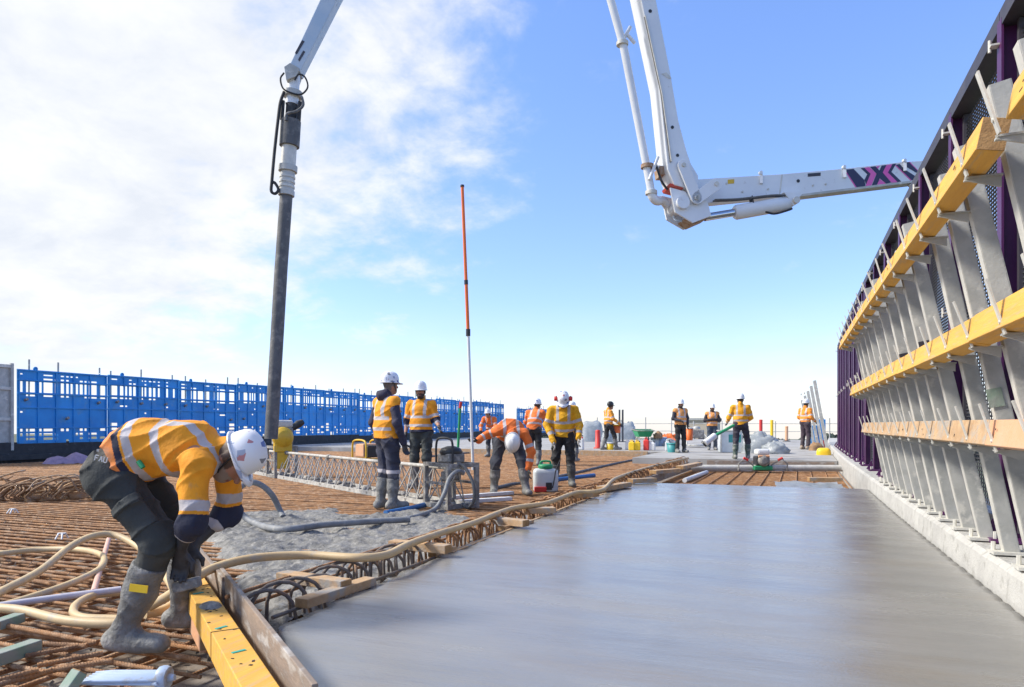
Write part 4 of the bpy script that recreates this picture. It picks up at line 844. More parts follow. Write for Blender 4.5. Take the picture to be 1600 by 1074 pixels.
for nm, v0, v1, r0, mt in (('collar', -.012, .004, .15, 'galvanised'), ('white_pipe', .0, .026, .10, 'boom_white'), ('inner_sleeve', .02, .085, .09, 'black_rubber'), ('outer_sleeve', .073, .148, .155, 'hose_rubber'),
                           ('reducer', .148, .222, .115, 'galv_light'), ('coupling', .205, .222, .145, 'galvanised'), ('ribbed_joint', .222, .29, .112, 'galvanised'), ('coupling', .278, .292, .125, 'galvanised')):
    MB().cyl(bp(hp(v0)), bp(hp(v1)), r0, 16).build(nm, mt, bm_)
for k in range(4): MB().cyl(bp(hp(.235 + .014 * k)), bp(hp(.241 + .014 * k)), .122, 16).build('rib_ring', 'galv_light', bm_)
MB().tube([bp(hp(.288)), bp((hp(.5)[0] - .01, hp(.5)[1])), bp((hp(.75)[0] - .005, hp(.75)[1])), bp(hp(1.0))], [.098, .10, .101, .103], 16).build('end_hose', 'hose_rubber', bm_)
for s_ in (-1, 1): MB().cyl(bp((hp(.02)[0] + .13 * s_, hp(.02)[1]), .05), bp((hp(.075)[0] + .13 * s_, hp(.075)[1]), .05), .03, 8).build('tie_rod', 'black_rubber', bm_)
MB().tube(smooth_path([bp((-6.537, 1.266), .1), bp((-6.596, 1.090), .1), bp((-6.635, 0.784), .1), bp((-6.684, 0.325), .1), bp((-6.723, -0.132), .1), bp((-6.733, -0.305), .1), bp((-6.674, -0.343), .1), bp((-6.625, -0.280), .1), bp((-6.674, -0.181), .1), bp((-6.723, -0.163), .1)], 5), .024, 6).build('safety_sling', 'black_rubber', bm_)
MB().tube(smooth_path([bp((-6.537, 1.550), .12), bp((-6.586, 1.446), .14), bp((-6.546, 1.296), .14), bp((-6.419, 1.233), .14), bp((-6.271, 1.221), .14), bp((-6.172, 1.339), .14), bp((-6.211, 1.489), .14), bp((-6.310, 1.534), .14), bp((-6.369, 1.439), .14)], 5), .014, 6).build('control_cable', 'black_rubber', bm_)
MB().tube(smooth_path([bp((-6.261, 1.181), .14), bp((-6.241, 1.039), .16), bp((-6.340, 0.932), .18), bp((-6.478, 0.884), .18), bp((-6.497, 0.781), .18)], 5), .022, 6).build('control_cable', 'hose_rubber', bm_)

# ================================================================ people
def snet(sd, origin, vox):
    """surface nets on a numpy signed-distance grid -> verts, quads"""
    s = sd < 0
    nx, ny, nz = sd.shape
    idx = -np.ones((nx - 1, ny - 1, nz - 1), dtype=np.int64)
    cnt = np.zeros((nx - 1, ny - 1, nz - 1), dtype=np.int8)
    corners = [(i, j, k) for i in (0, 1) for j in (0, 1) for k in (0, 1)]
    for (i, j, k) in corners: cnt += s[i:nx - 1 + i, j:ny - 1 + j, k:nz - 1 + k]
    act = (cnt > 0) & (cnt < 8); ii, jj, kk = np.nonzero(act); n = len(ii); idx[act] = np.arange(n)
    acc = np.zeros((n, 3)); num = np.zeros(n)
    for a in corners:
        for ax in range(3):
            if a[ax]: continue
            b = list(a); b[ax] = 1
            va = sd[ii + a[0], jj + a[1], kk + a[2]]; vb = sd[ii + b[0], jj + b[1], kk + b[2]]
            c = (va < 0) != (vb < 0); t = np.where(c, va / np.where(va - vb == 0, 1, va - vb), 0)
            p = np.zeros((n, 3)); p[:, 0] = a[0]; p[:, 1] = a[1]; p[:, 2] = a[2]; p[:, ax] += t
            acc[c] += p[c]; num[c] += 1
    V = (np.stack([ii, jj, kk], 1) + acc / num[:, None]) * vox + origin
    Q = []
    for ax in range(3):
        o1, o2 = [(1, 2), (2, 0), (0, 1)][ax]
        sl_a = [slice(1, -1)] * 3; sl_b = [slice(1, -1)] * 3; sl_a[ax] = slice(0, -1); sl_b[ax] = slice(1, None)
        A_ = s[tuple(sl_a)]; B_ = s[tuple(sl_b)]; ch = A_ != B_; ci = np.stack(np.nonzero(ch), 1); off = np.array([1, 1, 1]); off[ax] = 0; ci = ci + off
        def cell(d1, d2):
            q = ci.copy(); q[:, o1] -= d1; q[:, o2] -= d2; return idx[q[:, 0], q[:, 1], q[:, 2]]
        q = np.stack([cell(1, 1), cell(0, 1), cell(0, 0), cell(1, 0)], 1); fl = ~A_[ch]; q[fl] = q[fl][:, ::-1]; Q.append(q)
    Q = np.concatenate(Q); Q = Q[(Q >= 0).all(1)]
    return V, Q
def nrm(v): v = np.asarray(v, float); return v / (np.linalg.norm(v) + 1e-9)
class SDF:
    def __init__(s): s.p = []
    def cap(s, a, b, ra, rb=None, k=.03): s.p.append(('c', np.array(a, float), np.array(b, float), ra, ra if rb is None else rb, k)); return s
    def ell(s, c, rad, axes=None, k=.03): s.p.append(('e', np.array(c, float), np.array(rad, float), np.eye(3) if axes is None else np.array(axes, float), k)); return s
    def ecap(s, a, b, L_, rl, rd, k=.04):     # elliptical capsule: lateral axis L_, radii (start, end)
        s.p.append(('t', np.array(a, float), np.array(b, float), nrm(L_), rl, rd, k)); return s
    def bounds(s):
        lo = np.full(3, 9e9); hi = -lo
        for p in s.p:
            if p[0] == 'e': r = max(p[2]); P = [p[1]]
            elif p[0] == 'c': r = max(p[3], p[4]); P = [p[1], p[2]]
            else: r = max(p[4] + p[5]) if isinstance(p[4], tuple) else .3; P = [p[1], p[2]]
            for q in P: lo = np.minimum(lo, q - r); hi = np.maximum(hi, q + r)
        return lo, hi
    def mesh(s, vox, fold=0.0, seed=0, cut=None, infl=0.0, early=None, only=None):
        lo, hi = s.bounds(); lo = lo - .03 - infl; hi = hi + .03 + infl; n = np.ceil((hi - lo) / vox).astype(int) + 2
        g = np.full(n, .12); X = [lo[i] + np.arange(n[i]) * vox for i in range(3)]
        for pi_, p in enumerate(s.p):
            if early and pi_ == early[0]:
                x = X[0][:, None, None]; y = X[1][None, :, None]; z = X[2][None, None, :]; e1 = nrm(early[2]); g = np.maximum(g, (x - early[1][0]) * e1[0] + (y - early[1][1]) * e1[1] + (z - early[1][2]) * e1[2])
            k = p[-1]
            if p[0] == 'e': r = max(p[2]); P = [p[1]]
            elif p[0] == 'c': r = max(p[3], p[4]); P = [p[1], p[2]]
            else: r = max(max(p[4]), max(p[5])); P = [p[1], p[2]]
            b0 = np.min(P, 0) - r - .09 - infl; b1 = np.max(P, 0) + r + .09 + infl
            i0 = np.clip(((b0 - lo) / vox).astype(int), 0, n); i1 = np.clip(((b1 - lo) / vox).astype(int) + 2, 0, n)
            sl = tuple(slice(a, b) for a, b in zip(i0, i1)); x = X[0][sl[0]][:, None, None]; y = X[1][sl[1]][None, :, None]; z = X[2][sl[2]][None, None, :]
            if p[0] == 'e':
                q = [x - p[1][0], y - p[1][1], z - p[1][2]]; R_ = p[3]; d2 = 0
                for m in range(3): d2 = d2 + ((q[0] * R_[m][0] + q[1] * R_[m][1] + q[2] * R_[m][2]) / p[2][m]) ** 2
                d = (np.sqrt(d2) - 1) * min(p[2])
            else:
                a, b = p[1], p[2]; ab = b - a; l2 = (ab ** 2).sum() + 1e-9
                t = np.clip(((x - a[0]) * ab[0] + (y - a[1]) * ab[1] + (z - a[2]) * ab[2]) / l2, 0, 1)
                qx, qy, qz = x - a[0] - t * ab[0], y - a[1] - t * ab[1], z - a[2] - t * ab[2]
                if p[0] == 'c': d = np.sqrt(qx ** 2 + qy ** 2 + qz ** 2) - (p[3] + (p[4] - p[3]) * t)
                else:
                    A_ = nrm(ab); Lx = p[3] - A_ * (p[3] @ A_); Lx = nrm(Lx); D_ = np.cross(A_, Lx); rl = p[4][0] + (p[4][1] - p[4][0]) * t; rd = p[5][0] + (p[5][1] - p[5][0]) * t
                    dl = (qx * Lx[0] + qy * Lx[1] + qz * Lx[2]) / rl; dd = (qx * D_[0] + qy * D_[1] + qz * D_[2]) / rd; da = (qx * A_[0] + qy * A_[1] + qz * A_[2]) / np.minimum(rl, rd)
                    d = (np.sqrt(dl ** 2 + dd ** 2 + da ** 2) - 1) * np.minimum(rl, rd)
            c = g[sl]; h = np.clip(.5 + .5 * (c - d) / k, 0, 1); g[sl] = c + (d - c) * h - k * h * (1 - h)
        g -= infl
        if fold:
            x = X[0][:, None, None]; y = X[1][None, :, None]; z = X[2][None, None, :]; q = seed * 1.7
            rid = lambda a: (1 - np.abs(np.sin(a))) ** 3
            g -= fold * 1.3 * (rid(z * 15 + x * 7 - y * 5 + 1.6 * np.sin(x * 9 + q) + 1.4 * np.sin(y * 8 + q)) + rid(y * 13 - z * 9 + x * 6 + q + 1.5 * np.sin(z * 8 + q * 2)) - .5)
            g += fold * .55 * (np.sin(z * 34 + 2.2 * np.sin(x * 13 + q) + 1.7 * np.sin(y * 11 + q * 2)) * .55 + np.sin(z * 19 + x * 17 + y * 23 + q * 3 + 1.5 * np.sin(z * 9)) * .6 + .35 * np.sin(x * 41 + z * 27 + q) * np.sin(y * 37 + z * 15))
        if cut is not None:
            for (pt, nn) in cut:
                x = X[0][:, None, None]; y = X[1][None, :, None]; z = X[2][None, None, :]; nn = nrm(nn)
                g = np.maximum(g, (x - pt[0]) * nn[0] + (y - pt[1]) * nn[1] + (z - pt[2]) * nn[2])
        g[0] = g[-1] = .1; g[:, 0] = g[:, -1] = .1; g[:, :, 0] = g[:, :, -1] = .1
        return snet(g, lo, vox)
def subdivide(V, Q):
    e = np.sort(np.concatenate([Q[:, [0, 1]], Q[:, [1, 2]], Q[:, [2, 3]], Q[:, [3, 0]]]), axis=1); u, inv = np.unique(e, axis=0, return_inverse=True); inv = inv.reshape(4, -1); n = len(V); m = n + len(u)
    W = np.concatenate([V, (V[u[:, 0]] + V[u[:, 1]]) / 2, V[Q].mean(1)]); c = m + np.arange(len(Q)); a = inv + n
    return W, np.concatenate([np.stack([Q[:, k], a[k], c, a[(k + 3) % 4]], 1) for k in range(4)])
def skinned(name, VQ, mname, parent, colour, sub=False):
    V, Q = subdivide(*VQ) if sub else VQ; me = bpy.data.meshes.new(name); me.from_pydata(V.tolist(), [], Q.tolist()); me.materials.append(MATS[mname]); me.polygons.foreach_set('use_smooth', [True] * len(me.polygons))
    C = colour(V); w_ = .5 + .25 * np.sin(V[:, 0] * 21 + 3 * np.sin(V[:, 2] * 9)) * np.sin(V[:, 1] * 17 + 2 * np.sin(V[:, 0] * 11)) + .25 * np.sin(V[:, 2] * 31 + 2 * np.sin(V[:, 1] * 23)); C = C * (.86 + .24 * w_[:, None]); at = me.color_attributes.new('Col', 'FLOAT_COLOR', 'POINT'); at.data.foreach_set('color', np.concatenate([C, np.ones((len(V), 1))], 1).astype(np.float32).ravel())
    me.update(); o = bpy.data.objects.new(name, me); COL.objects.link(o); o.parent = parent; return o
def seg_t(V, a, b):
    a = np.array(a, float); b = np.array(b, float); ab = b - a; t = ((V - a) @ ab) / (ab @ ab); d = np.linalg.norm(V - a - np.clip(t, 0, 1)[:, None] * ab, axis=1); return t, d
YEL = (.88, .335, .014); ORG = (.86, .19, .035); LIME = (.80, .42, .012); NAVY = (.018, .022, .05); SIL = (.52, .48, .48); GREYT = (.055, .058, .058); NAVT = (.042, .046, .075); BOOT = (.15, .15, .15); SKIN = (.42, .22, .14); GLOVE = (.05, .05, .055)
DEF = dict(pelvis=(0, 0, .97), waist=(0, .0, 1.10), chest=(0, .0, 1.30), neck=(0, -.01, 1.475), head=(0, .035, 1.612),
           sh=[(-.19, -.01, 1.405), (.19, -.01, 1.405)], el=[(-.25, -.03, 1.14), (.25, -.03, 1.14)], wr=[(-.25, .07, .90), (.25, .07, .90)],
           hip=[(-.095, 0, .93), (.095, 0, .93)], kn=[(-.11, .03, .51), (.11, .03, .51)], an=[(-.12, -.02, .10), (.12, -.02, .10)], foot=[(-.15, 1, 0), (.15, 1, 0)],
           face=(0, 1, -.1), up=(0, 0, 1), lat=(1, 0, 0), hand=[None, None])
def person(label, loc, yaw, pose=None, top='jacket', topcol=YEL, under=NAVY, trou=GREYT, boots=True, glove=GLOVE, helmet='helmet_white', sleeves='full', vox=.012, beard=None, glasses=False, muffs=False, hood=False, seed=1, scale=1.0, knee_band=False, hair=(.05, .035, .025), skin=SKIN, low_navy=True, extra=None, bootcol=(.20, .20, .195), bulk=1.0, hem_up=-.035, belly=None, hsz=1.0):
    J = {k: (list(v) if isinstance(v, list) else v) for k, v in DEF.items()}
    for k, v in (pose or {}).items(): J[k] = v
    for k, v in J.items():
        if k in ('hand',): continue
        J[k] = [np.array(q, float) for q in v] if isinstance(v, list) else np.array(v, float)
    P = thing('person', label, 'person', loc, yaw); P.scale = (scale,) * 3
    up = nrm(J['up']); fc = J['face'] - up * (J['face'] @ up); fc = nrm(fc); sd = np.cross(fc, up)          # head frame: sd right, fc forward, up
    H = J['head']; lat = nrm(J['lat']); tor = nrm(J['chest'] - J['pelvis']); dep = np.cross(lat, tor)
    def hd(x, y, z): return H + sd * x + fc * y + up * z
    # ---- body: one continuous skin
    b = SDF(); HA = [sd, fc, up]
    b.ell(hd(0, -.01, .03), (.076, .095, .10), HA).ell(hd(0, .022, -.045), (.058, .070, .075), HA, .04).ell(hd(0, .055, -.088), (.034, .034, .028), HA, .03)
    b.cap(hd(0, .088, .012), hd(0, .112, -.026), .009, .015, .012).ell(hd(0, .082, -.062), (.026, .014, .009), HA, .008)
    for s_ in (-1, 1): b.ell(hd(.078 * s_, -.012, -.005), (.010, .022, .034), HA, .008); b.ell(hd(.032 * s_, .088, .022), (.024, .012, .010), HA, .012)
    b.cap(J['neck'] - tor * .03, H - up * .05 - fc * .02, .058, .054, .03)
    b.ecap(J['pelvis'], J['chest'], lat, (.135, .135), (.09, .10)); b.cap(J['chest'], J['neck'], .09, .06)
    for i in (0, 1):
        S, E_, W_ = J['sh'][i], J['el'][i], J['wr'][i]
        b.cap(J['chest'] + (S - J['chest']) * .6, S, .07, .055).cap(S, E_, .05, .038).cap(E_, W_, .036, .027)
        b.cap(J['hip'][i], J['kn'][i], .075, .05).cap(J['kn'][i], J['an'][i], .048, .038); ft = nrm(J['foot'][i]); b.cap(J['an'][i] - np.array([0, 0, .05]), J['an'][i] + ft * .13 - np.array([0, 0, .06]), .04, .03)
        # hand: palm, four fingers of unequal length, thumb from the side
        hdir = nrm(J['hand'][i]) if J['hand'][i] is not None else nrm(nrm(W_ - E_) + np.array([0, 0, -.3]))
        inw = nrm(np.cross(hdir, np.cross(np.array([0, 1, 0.2]), hdir))); pl = np.cross(hdir, inw) * (1 if i else -1)      # inw: across the palm, pl: palm normal
        pc = W_ + hdir * .055; b.ecap(W_ + hdir * .01, W_ + hdir * .085, inw, (.030, .042), (.022, .018), .02)
        for f in range(4):
            L_ = (.070, .080, .074, .058)[f]; base = W_ + hdir * .09 + inw * (.031 - .0205 * f); m1 = base + hdir * L_ * .5 + pl * .012; m2 = m1 + hdir * L_ * .30 + pl * .030; b.cap(base, m1, .0115, .0105, .006).cap(m1, m2, .0105, .009, .006)
        tb = W_ + hdir * .03 + inw * .032; t1 = tb + nrm(inw * .8 + hdir * .7 + pl * .4) * .045; b.cap(tb, t1, .0145, .012, .012).cap(t1, t1 + nrm(hdir + pl * .6) * .032, .012, .010, .008)
    def c_body(V):
        C = np.tile(np.array(skin), (len(V), 1)); q = V - H; x, y, z = q @ sd, q @ fc, q @ up
        hd_ = (np.abs(x) < .13) & (np.abs(z) < .16) & (np.abs(y) < .16)
        C[hd_ & (y < .045) & (z > -.02 - .9 * np.maximum(0, y))] = hair
        C[hd_ & (y < -.03) & (z > -.075)] = hair
        if beard is not None: C[hd_ & (z < -.035) & (y > .0) & ~((np.abs(x) < .026) & (z > -.072) & (z < -.052))] = beard
        C[hd_ & (z > .012) & (z < .032) & (np.abs(np.abs(x) - .032) < .017) & (y > .06)] = (.03, .02, .02) if not glasses else hair
        C[hd_ & (np.abs(x) < .026) & (z > -.068) & (z < -.056) & (y > .06)] = (.25, .09, .08)
        for i in (0, 1):
            t, d = seg_t(V, J['el'][i], J['wr'][i]); n_ = (t > .86) & (np.linalg.norm(V - J['wr'][i], axis=1) < .27) & (d < .26) & ~hd_
            t2, d2 = seg_t(V, J['hip'][i], J['kn'][i]); t3, d3 = seg_t(V, J['kn'][i], J['an'][i])
            C[n_ & (d2 > .085) & (d3 > .07)] = glove if not isinstance(glove, list) else glove[i]
        return C
    skinned('body', b.mesh(min(vox, .011)), 'skin', P, c_body)
    # ---- trousers
    tr = SDF(); tr.ecap(J['pelvis'] - tor * .02, J['waist'], lat, (.158 * bulk, .150 * bulk), (.118 * bulk, .112 * bulk), .05)
    btop = []
    for i in (0, 1):
        hp_, kn, an = J['hip'][i], J['kn'][i], J['an'][i]; end = kn + (an - kn) * (.42 if boots else .95); btop.append(kn + (an - kn) * .30)
        tr.cap(hp_ + (kn - hp_) * .02, kn, .105 * bulk, .080, .05).cap(kn, end, .079, .072, .04)
        bt = hp_ - dep * .0; tr.ell(hp_ + np.cross(nrm(hp_ - kn), lat) * -.045 + (hp_ - kn) * .02, (.095, .092, .095), None, .05)
    def c_tr(V):
        C = np.tile(np.array(trou), (len(V), 1))
        if knee_band:
            for i in (0, 1):
                t, d = seg_t(V, J['kn'][i], J['an'][i]); C[(t > .0) & (t < .12) & (d < .15)] = SIL
        for i in (0, 1):
            t, d = seg_t(V, J['kn'][i], J['an'][i]); m_ = (t > .1) & (d < .16); C[m_] = C[m_] * .75 + np.array((.10, .095, .085)) * .25
            t, d = seg_t(V, J['hip'][i], J['kn'][i]); pk = (t > .42) & (t < .80) & (d > .06) & (((V - J['hip'][i]) @ lat) * (1 if i else -1) > .045); C[pk] = C[pk] * .72
        return C
    skinned('trousers', tr.mesh(vox, .0085, seed), 'workwear', P, c_tr)
    if vox < .008:
        i = 1; a_ = J['hip'][1]; d_ = nrm(J['kn'][1] - a_); L_ = np.linalg.norm(J['kn'][1] - a_); ac = nrm(np.cross(d_, lat)); mid_ = a_ + d_ * L_ * .62
        for nm, t0, t1, w, inf in (('cargo_pocket', .44, .84, .075, .007), ('pocket_flap', .40, .52, .080, .012)):
            skinned(nm, tr.mesh(vox, .0085, seed, [(a_ + d_ * L_ * t0, -d_), (a_ + d_ * L_ * t1, d_), (mid_ + ac * w, ac), (mid_ - ac * w, -ac), (mid_ + lat * .045, -lat)], infl=inf), 'workwear', P, lambda V: np.tile(np.array(trou) * 1.15, (len(V), 1)))
    # ---- boots
    for i in (0, 1):
        kn, an = J['kn'][i], J['an'][i]; ft = nrm(J['foot'][i] * np.array([1, 1, 0])); bo = SDF(); z0 = np.array([0, 0, an[2] - .055])
        ankle = an + np.array([0, 0, .0])
        if boots: bo.cap(kn + (an - kn) * .30, kn + (an - kn) * .55, .082, .076, .02).cap(kn + (an - kn) * .55, ankle + (kn - an) * .12, .076, .058, .03)
        else: bo.cap(an + (kn - an) * .25, ankle, .062, .058, .02)
        la = np.cross(ft, np.array([0, 0, 1])); heel = an - ft * .055 + np.array([0, 0, -.045]); toe = an + ft * .185 + np.array([0, 0, -.050])
        bo.cap(ankle, an + ft * .05 + np.array([0, 0, -.02]), .058, .05, .04).ecap(heel, toe, la, (.053, .056), (.055, .045), .03)
        sole = an[2] - .098
        def c_bo(V, i=i, an=an, ft=ft, sole=sole):
            C = np.tile(np.array(bootcol), (len(V), 1)); lowm = V[:, 2] < an[2] + .03 * np.sin(V[:, 1] * 40); lowm = V[:, 2] < an[2] + .005 + .035 * np.sin(V[:, 1] * 31 + V[:, 0] * 17) * np.sin(V[:, 1] * 53); C[lowm] = np.array(bootcol) * .6 + np.array((.15, .145, .13)); 
            return C
        o = skinned('boot', bo.mesh(vox * .9, (.0036 if vox < .008 else .0024) if boots else 0, seed + i, [((0, 0, sole), (0, 0, -1))] + ([(kn + (an - kn) * .27, kn - an)] if boots else [])), 'boot_rubber', P, c_bo)
    # ---- upper garment
    jk = SDF(); tl_ = nrm(J['waist'] - J['pelvis']); hem = J['pelvis'] + tl_ * hem_up
    jk.ecap(hem - tl_ * .10, J['waist'], lat, (.205 * bulk, .186 * bulk), (.162 * bulk, .140 * bulk), .05); jk.ecap(J['waist'], J['chest'], lat, (.186 * bulk, .180 * bulk), (.140 * bulk, .135 * bulk), .05); mid = (J['sh'][0] + J['sh'][1]) / 2
    jk.ecap(J['chest'], mid, lat, (.176 * bulk, .115), (.132 * bulk, .075), .05)
    jk.cap(J['neck'] - tor * .03, J['neck'] + tor * .035, .080, .070, .03)
    for i in (0, 1):
        S, E_, W_ = J['sh'][i], J['el'][i], J['wr'][i]; jk.cap(mid + (S - mid) * .6, S, .070, .068, .06)
        if top == 'jacket':
            jk.cap(S, E_, .071, .064, .03)
            jk.cap(E_, E_ + (W_ - E_) * (.97 if sleeves == 'full' else .35), .064, .050, .03)
        else: jk.cap(S, S + (E_ - S) * .06, .066, .068, .04)
    c_ = J['chest']; fold_seed = seed + 5
    axis_len = np.linalg.norm(mid - hem)
    def c_jk(V):
        C = np.tile(np.array(topcol), (len(V), 1)); t = ((V - hem) @ tor) / axis_len; l = (V - hem) @ lat; arm = np.zeros(len(V), bool)
        td = np.abs(l); dbody = seg_t(V, hem, J['chest'])[1]
        for i in (0, 1):
            S, E_, W_ = J['sh'][i], J['el'][i], J['wr'][i]; t1, d1 = seg_t(V, S, E_); t2, d2 = seg_t(V, E_, W_)
            onarm = (np.minimum(d1, d2) < .098) & ((t1 > .22) | (d2 < .09)) & (np.minimum(d1, d2) < dbody * .72)
            arm |= onarm
            if top == 'jacket':
                fore = onarm & (d2 <= d1); C[onarm & (d1 < d2) & (t1 > .62) & (t1 < .80)] = SIL
                if sleeves == 'navy_cuff':
                    C[(onarm & (d1 < d2) & (t1 > .86)) | fore] = under
                    C[fore & (t2 > .38) & (t2 < .58)] = SIL
                else: C[fore & (t2 > .45) & (t2 < .62)] = SIL
        bd_ = ~arm
        C[bd_ & (t > .20) & (t < .295)] = SIL
        C[bd_ & (t > .50) & (t < .595)] = SIL
        sh_ = bd_ & (t > .50) & (td > .075) & (td < .125); C[sh_] = SIL
        if low_navy: C[bd_ & (t < (.17 if belly is not None else .10))] = under
        if belly is not None: C[bd_ & (t < .085)] = belly
        nk = np.linalg.norm(np.cross(V - J['neck'], tor), axis=1); C[bd_ & (((V - J['neck']) @ tor) > -.005) & (nk < .095)] = under if top != 'jacket' or hood else np.array(topcol) * .9
        return C
    if top == 'vest':      # dark hoodie below the vest
        hs = SDF(); hs.ecap(J['pelvis'] + tor * .02, J['chest'], lat, (.165, .168), (.12, .125), .05); hs.ecap(J['chest'], mid, lat, (.168, .12), (.122, .075), .05); hs.cap(J['neck'] - tor * .03, J['neck'] + tor * .04, .08, .07, .03)
        if hood: hs.ell(J['neck'] - dep * .0 + tor * .02 - fc * .065, (.10, .075, .075), None, .04)
        for i in (0, 1):
            S, E_, W_ = J['sh'][i], J['el'][i], J['wr'][i]; hs.cap(mid + (S - mid) * .7, S, .062, .064, .05).cap(S, E_, .066, .060, .03).cap(E_, E_ + (W_ - E_) * .97, .060, .045, .03)
        skinned('hoodie', hs.mesh(vox, .005, seed + 9), 'workwear', P, lambda V: np.tile(np.array(under), (len(V), 1)))
        skinned('vest', jk.mesh(vox, .005, fold_seed, infl=.006, early=(5, hem, -tl_)), 'workwear', P, c_jk, vox < .011)
    else: skinned('jacket', jk.mesh(vox, .0075, fold_seed, early=(4, hem, -tl_)), 'workwear', P, c_jk, vox < .011)
    # ---- helmet
    M = Matrix((tuple(sd), tuple(fc), tuple(up))).transposed(); hc = Vector(hd(0, -.008, .045)); m = MB(); V = []; n = 28
    rings = [(1.00, -.012), (1.0, .02), (.97, .053), (.88, .088), (.68, .115), (.40, .131), (.12, .137)]
    for (s_, z) in rings:
        for k in range(n):
            a = 2 * math.pi * k / n; ridge = .006 * math.exp(-(math.sin(a / 1 - math.pi / 2) / .22) ** 2) if False else 0
            x = .104 * s_ * math.cos(a); y = .130 * s_ * math.sin(a); rz_ = .010 * math.exp(-(x / .016) ** 2) + .006 * math.exp(-((abs(x) - .045) / .012) ** 2) if z > .05 else 0
            V.append(M @ (Vector((x, y, z + rz_)) * hsz) + hc)
    F = [(i * n + j, i * n + (j + 1) % n, (i + 1) * n + (j + 1) % n, (i + 1) * n + j) for i in range(len(rings) - 1) for j in range(n)] + [tuple(range((len(rings) - 1) * n, len(rings) * n))]
    m.add(V, F, True)
    V = []                      # brim: wider at the front (peak)
    for (s_, z, t_) in ((1.0, -.008, 0), (1.0, -.008, 1), (1.0, -.018, 1), (1.0, -.016, 0)):
        for k in range(n):
            a = 2 * math.pi * k / n; w = (.016 + .050 * max(0, math.sin(a)) ** 2) * t_; V.append(M @ Vector(((.104 + w * .75) * math.cos(a), (.130 + w) * math.sin(a), z - .012 * t_ * max(0, math.sin(a)))) * hsz + hc)
    m.add(V, [(i * n + j, i * n + (j + 1) % n, ((i + 1) % 4) * n + (j + 1) % n, ((i + 1) % 4) * n + j) for i in range(4) for j in range(n)], True)
    hl = m.build('helmet', helmet, P)
    MB().tube([tuple(hd(-.085, .0, .03)), tuple(hd(-.07, .035, -.06)), tuple(hd(0, .062, -.118)), tuple(hd(.07, .035, -.06)), tuple(hd(.085, 0, .03))], .005, 5).build('chin_strap', 'black_plastic', P)
    if glasses:
        MB().tube([tuple(hd(-.082, .01, .02)), tuple(hd(-.068, .082, .022)), tuple(hd(0, .108, .022)), tuple(hd(.068, .082, .022)), tuple(hd(.082, .01, .02))], [.005, .014, .012, .014, .005], 6).build('sunglasses', 'black_plastic', P)
    if muffs:
        for s_ in (-1, 1):
            MB().lathe([(.0001, -.03), (.036, -.028), (.043, 0), (.036, .028), (.0001, .03)], 14, tuple(hd(.132 * s_, .0, .055)), M @ Matrix.Rotation(R(90), 3, 'Y')).build('ear_muff', 'red_plastic', P)
            MB().tube([tuple(hd(.13 * s_, 0, .06)), tuple(hd(.12 * s_, -.01, .11))], .008, 6).build('muff_arm', 'black_plastic', P)
    if extra: extra(P, J, hd)
    return P

YAW_R = R(20.99 - 90)       # facing the right edge of the picture
def facing(deg): return R(20.99 + deg)   # 0 faces away from the camera, +90 left, -90 right, 180 towards it

# foreground worker bent double over the stop-end form (his right side towards the camera)
def p1_extra(P, J, hd):
    MB().box((.15, -.14, .98), (.006, .012, .012)).build('waist_stud', 'galv_light', P)
    def letters(txt, o, dx, dy, s, mname):
        G_ = {'F': [(0, 0, 0, 5), (0, 5, 3, 5), (0, 2.7, 2.2, 2.7)], 'A': [(0, 0, 1.5, 5), (1.5, 5, 3, 0), (.6, 2, 2.4, 2)], 'U': [(0, 5, 0, .6), (0, .6, 1, 0), (1, 0, 2, 0), (2, 0, 3, .6), (3, .6, 3, 5)]}
        m = MB(); o = Vector(o); dx = Vector(dx); dy = Vector(dy); nn = dx.cross(dy)
        for i, ch in enumerate(txt):
            for (a, b, c, d) in G_[ch]: m.bar(o + (dx * (a + i * 4.2) + dy * b) * s, o + (dx * (c + i * 4.2) + dy * d) * s, .004, .004, nn)
        return m.build('waist_print', mname, P)
    letters('FAU', (.188, -.135, .935), (0.0, .97, -.22), (0.0, .22, .97), .0050, 'white_plastic')
    MB().box((.212, .085, .335), (.006, .085, .035), euler(-.12, -.05, 0)).build('boot_label', 'yellow_plastic', P)
    MB().tube([(.185, .07, .93), (.19, .095, .90)], .012, 6).build('green_tag', 'green_plastic', P)
person('person bent double in yellow jacket, dark trousers and grey gumboots beside yellow beam', (-2.97, 2.62, -.155), R(20.99 - 90) , dict(
    pelvis=(0, -.115, .895), waist=(0, .01, .985), chest=(0, .225, .985), neck=(0, .385, .975), head=(0.02, .455, .935), sh=[(-.19, .345, .93), (.19, .345, .915)], el=[(-.22, .33, .64), (.235, .345, .645)], wr=[(-.04, .22, .49), (.10, .225, .495)],
    hip=[(-.10, -.10, .86), (.10, -.10, .86)], kn=[(-.16, .13, .54), (.14, .15, .55)], an=[(-.30, .05, .10), (.10, -.045, .10)], foot=[(-.1, 1, 0), (.12, 1, 0)], face=(0.05, .22, -1), up=(0, 1, .40), hand=[(.4, -.1, -1), (-.4, -.15, -1)]),
    topcol=YEL, trou=(.036, .041, .041), sleeves='navy_cuff', helmet='helmet_stickers', vox=.0075, seed=3, bulk=1.0, hair=(.10, .06, .04), skin=(.45, .22, .14), hem_up=.055, hsz=.86, belly=(.84, .26, .06), extra=p1_extra, beard=(.30, .24, .20))
hm = thing('hammer', 'muddy hammer held against the yellow beam by the bent worker', 'hammer', (-2.97, 2.62, -.155), R(20.99 - 90))
MB().tube([(.06, .16, .50), (.05, .20, .40), (.045, .215, .33)], [.013, .013, .016], 8).build('handle', 'raw_timber', hm)
MB().box((.045, .235, .315), (.06, .13, .05), euler(.25, 0, 0)).build('head', 'crusted_steel', hm, bevel=.01)
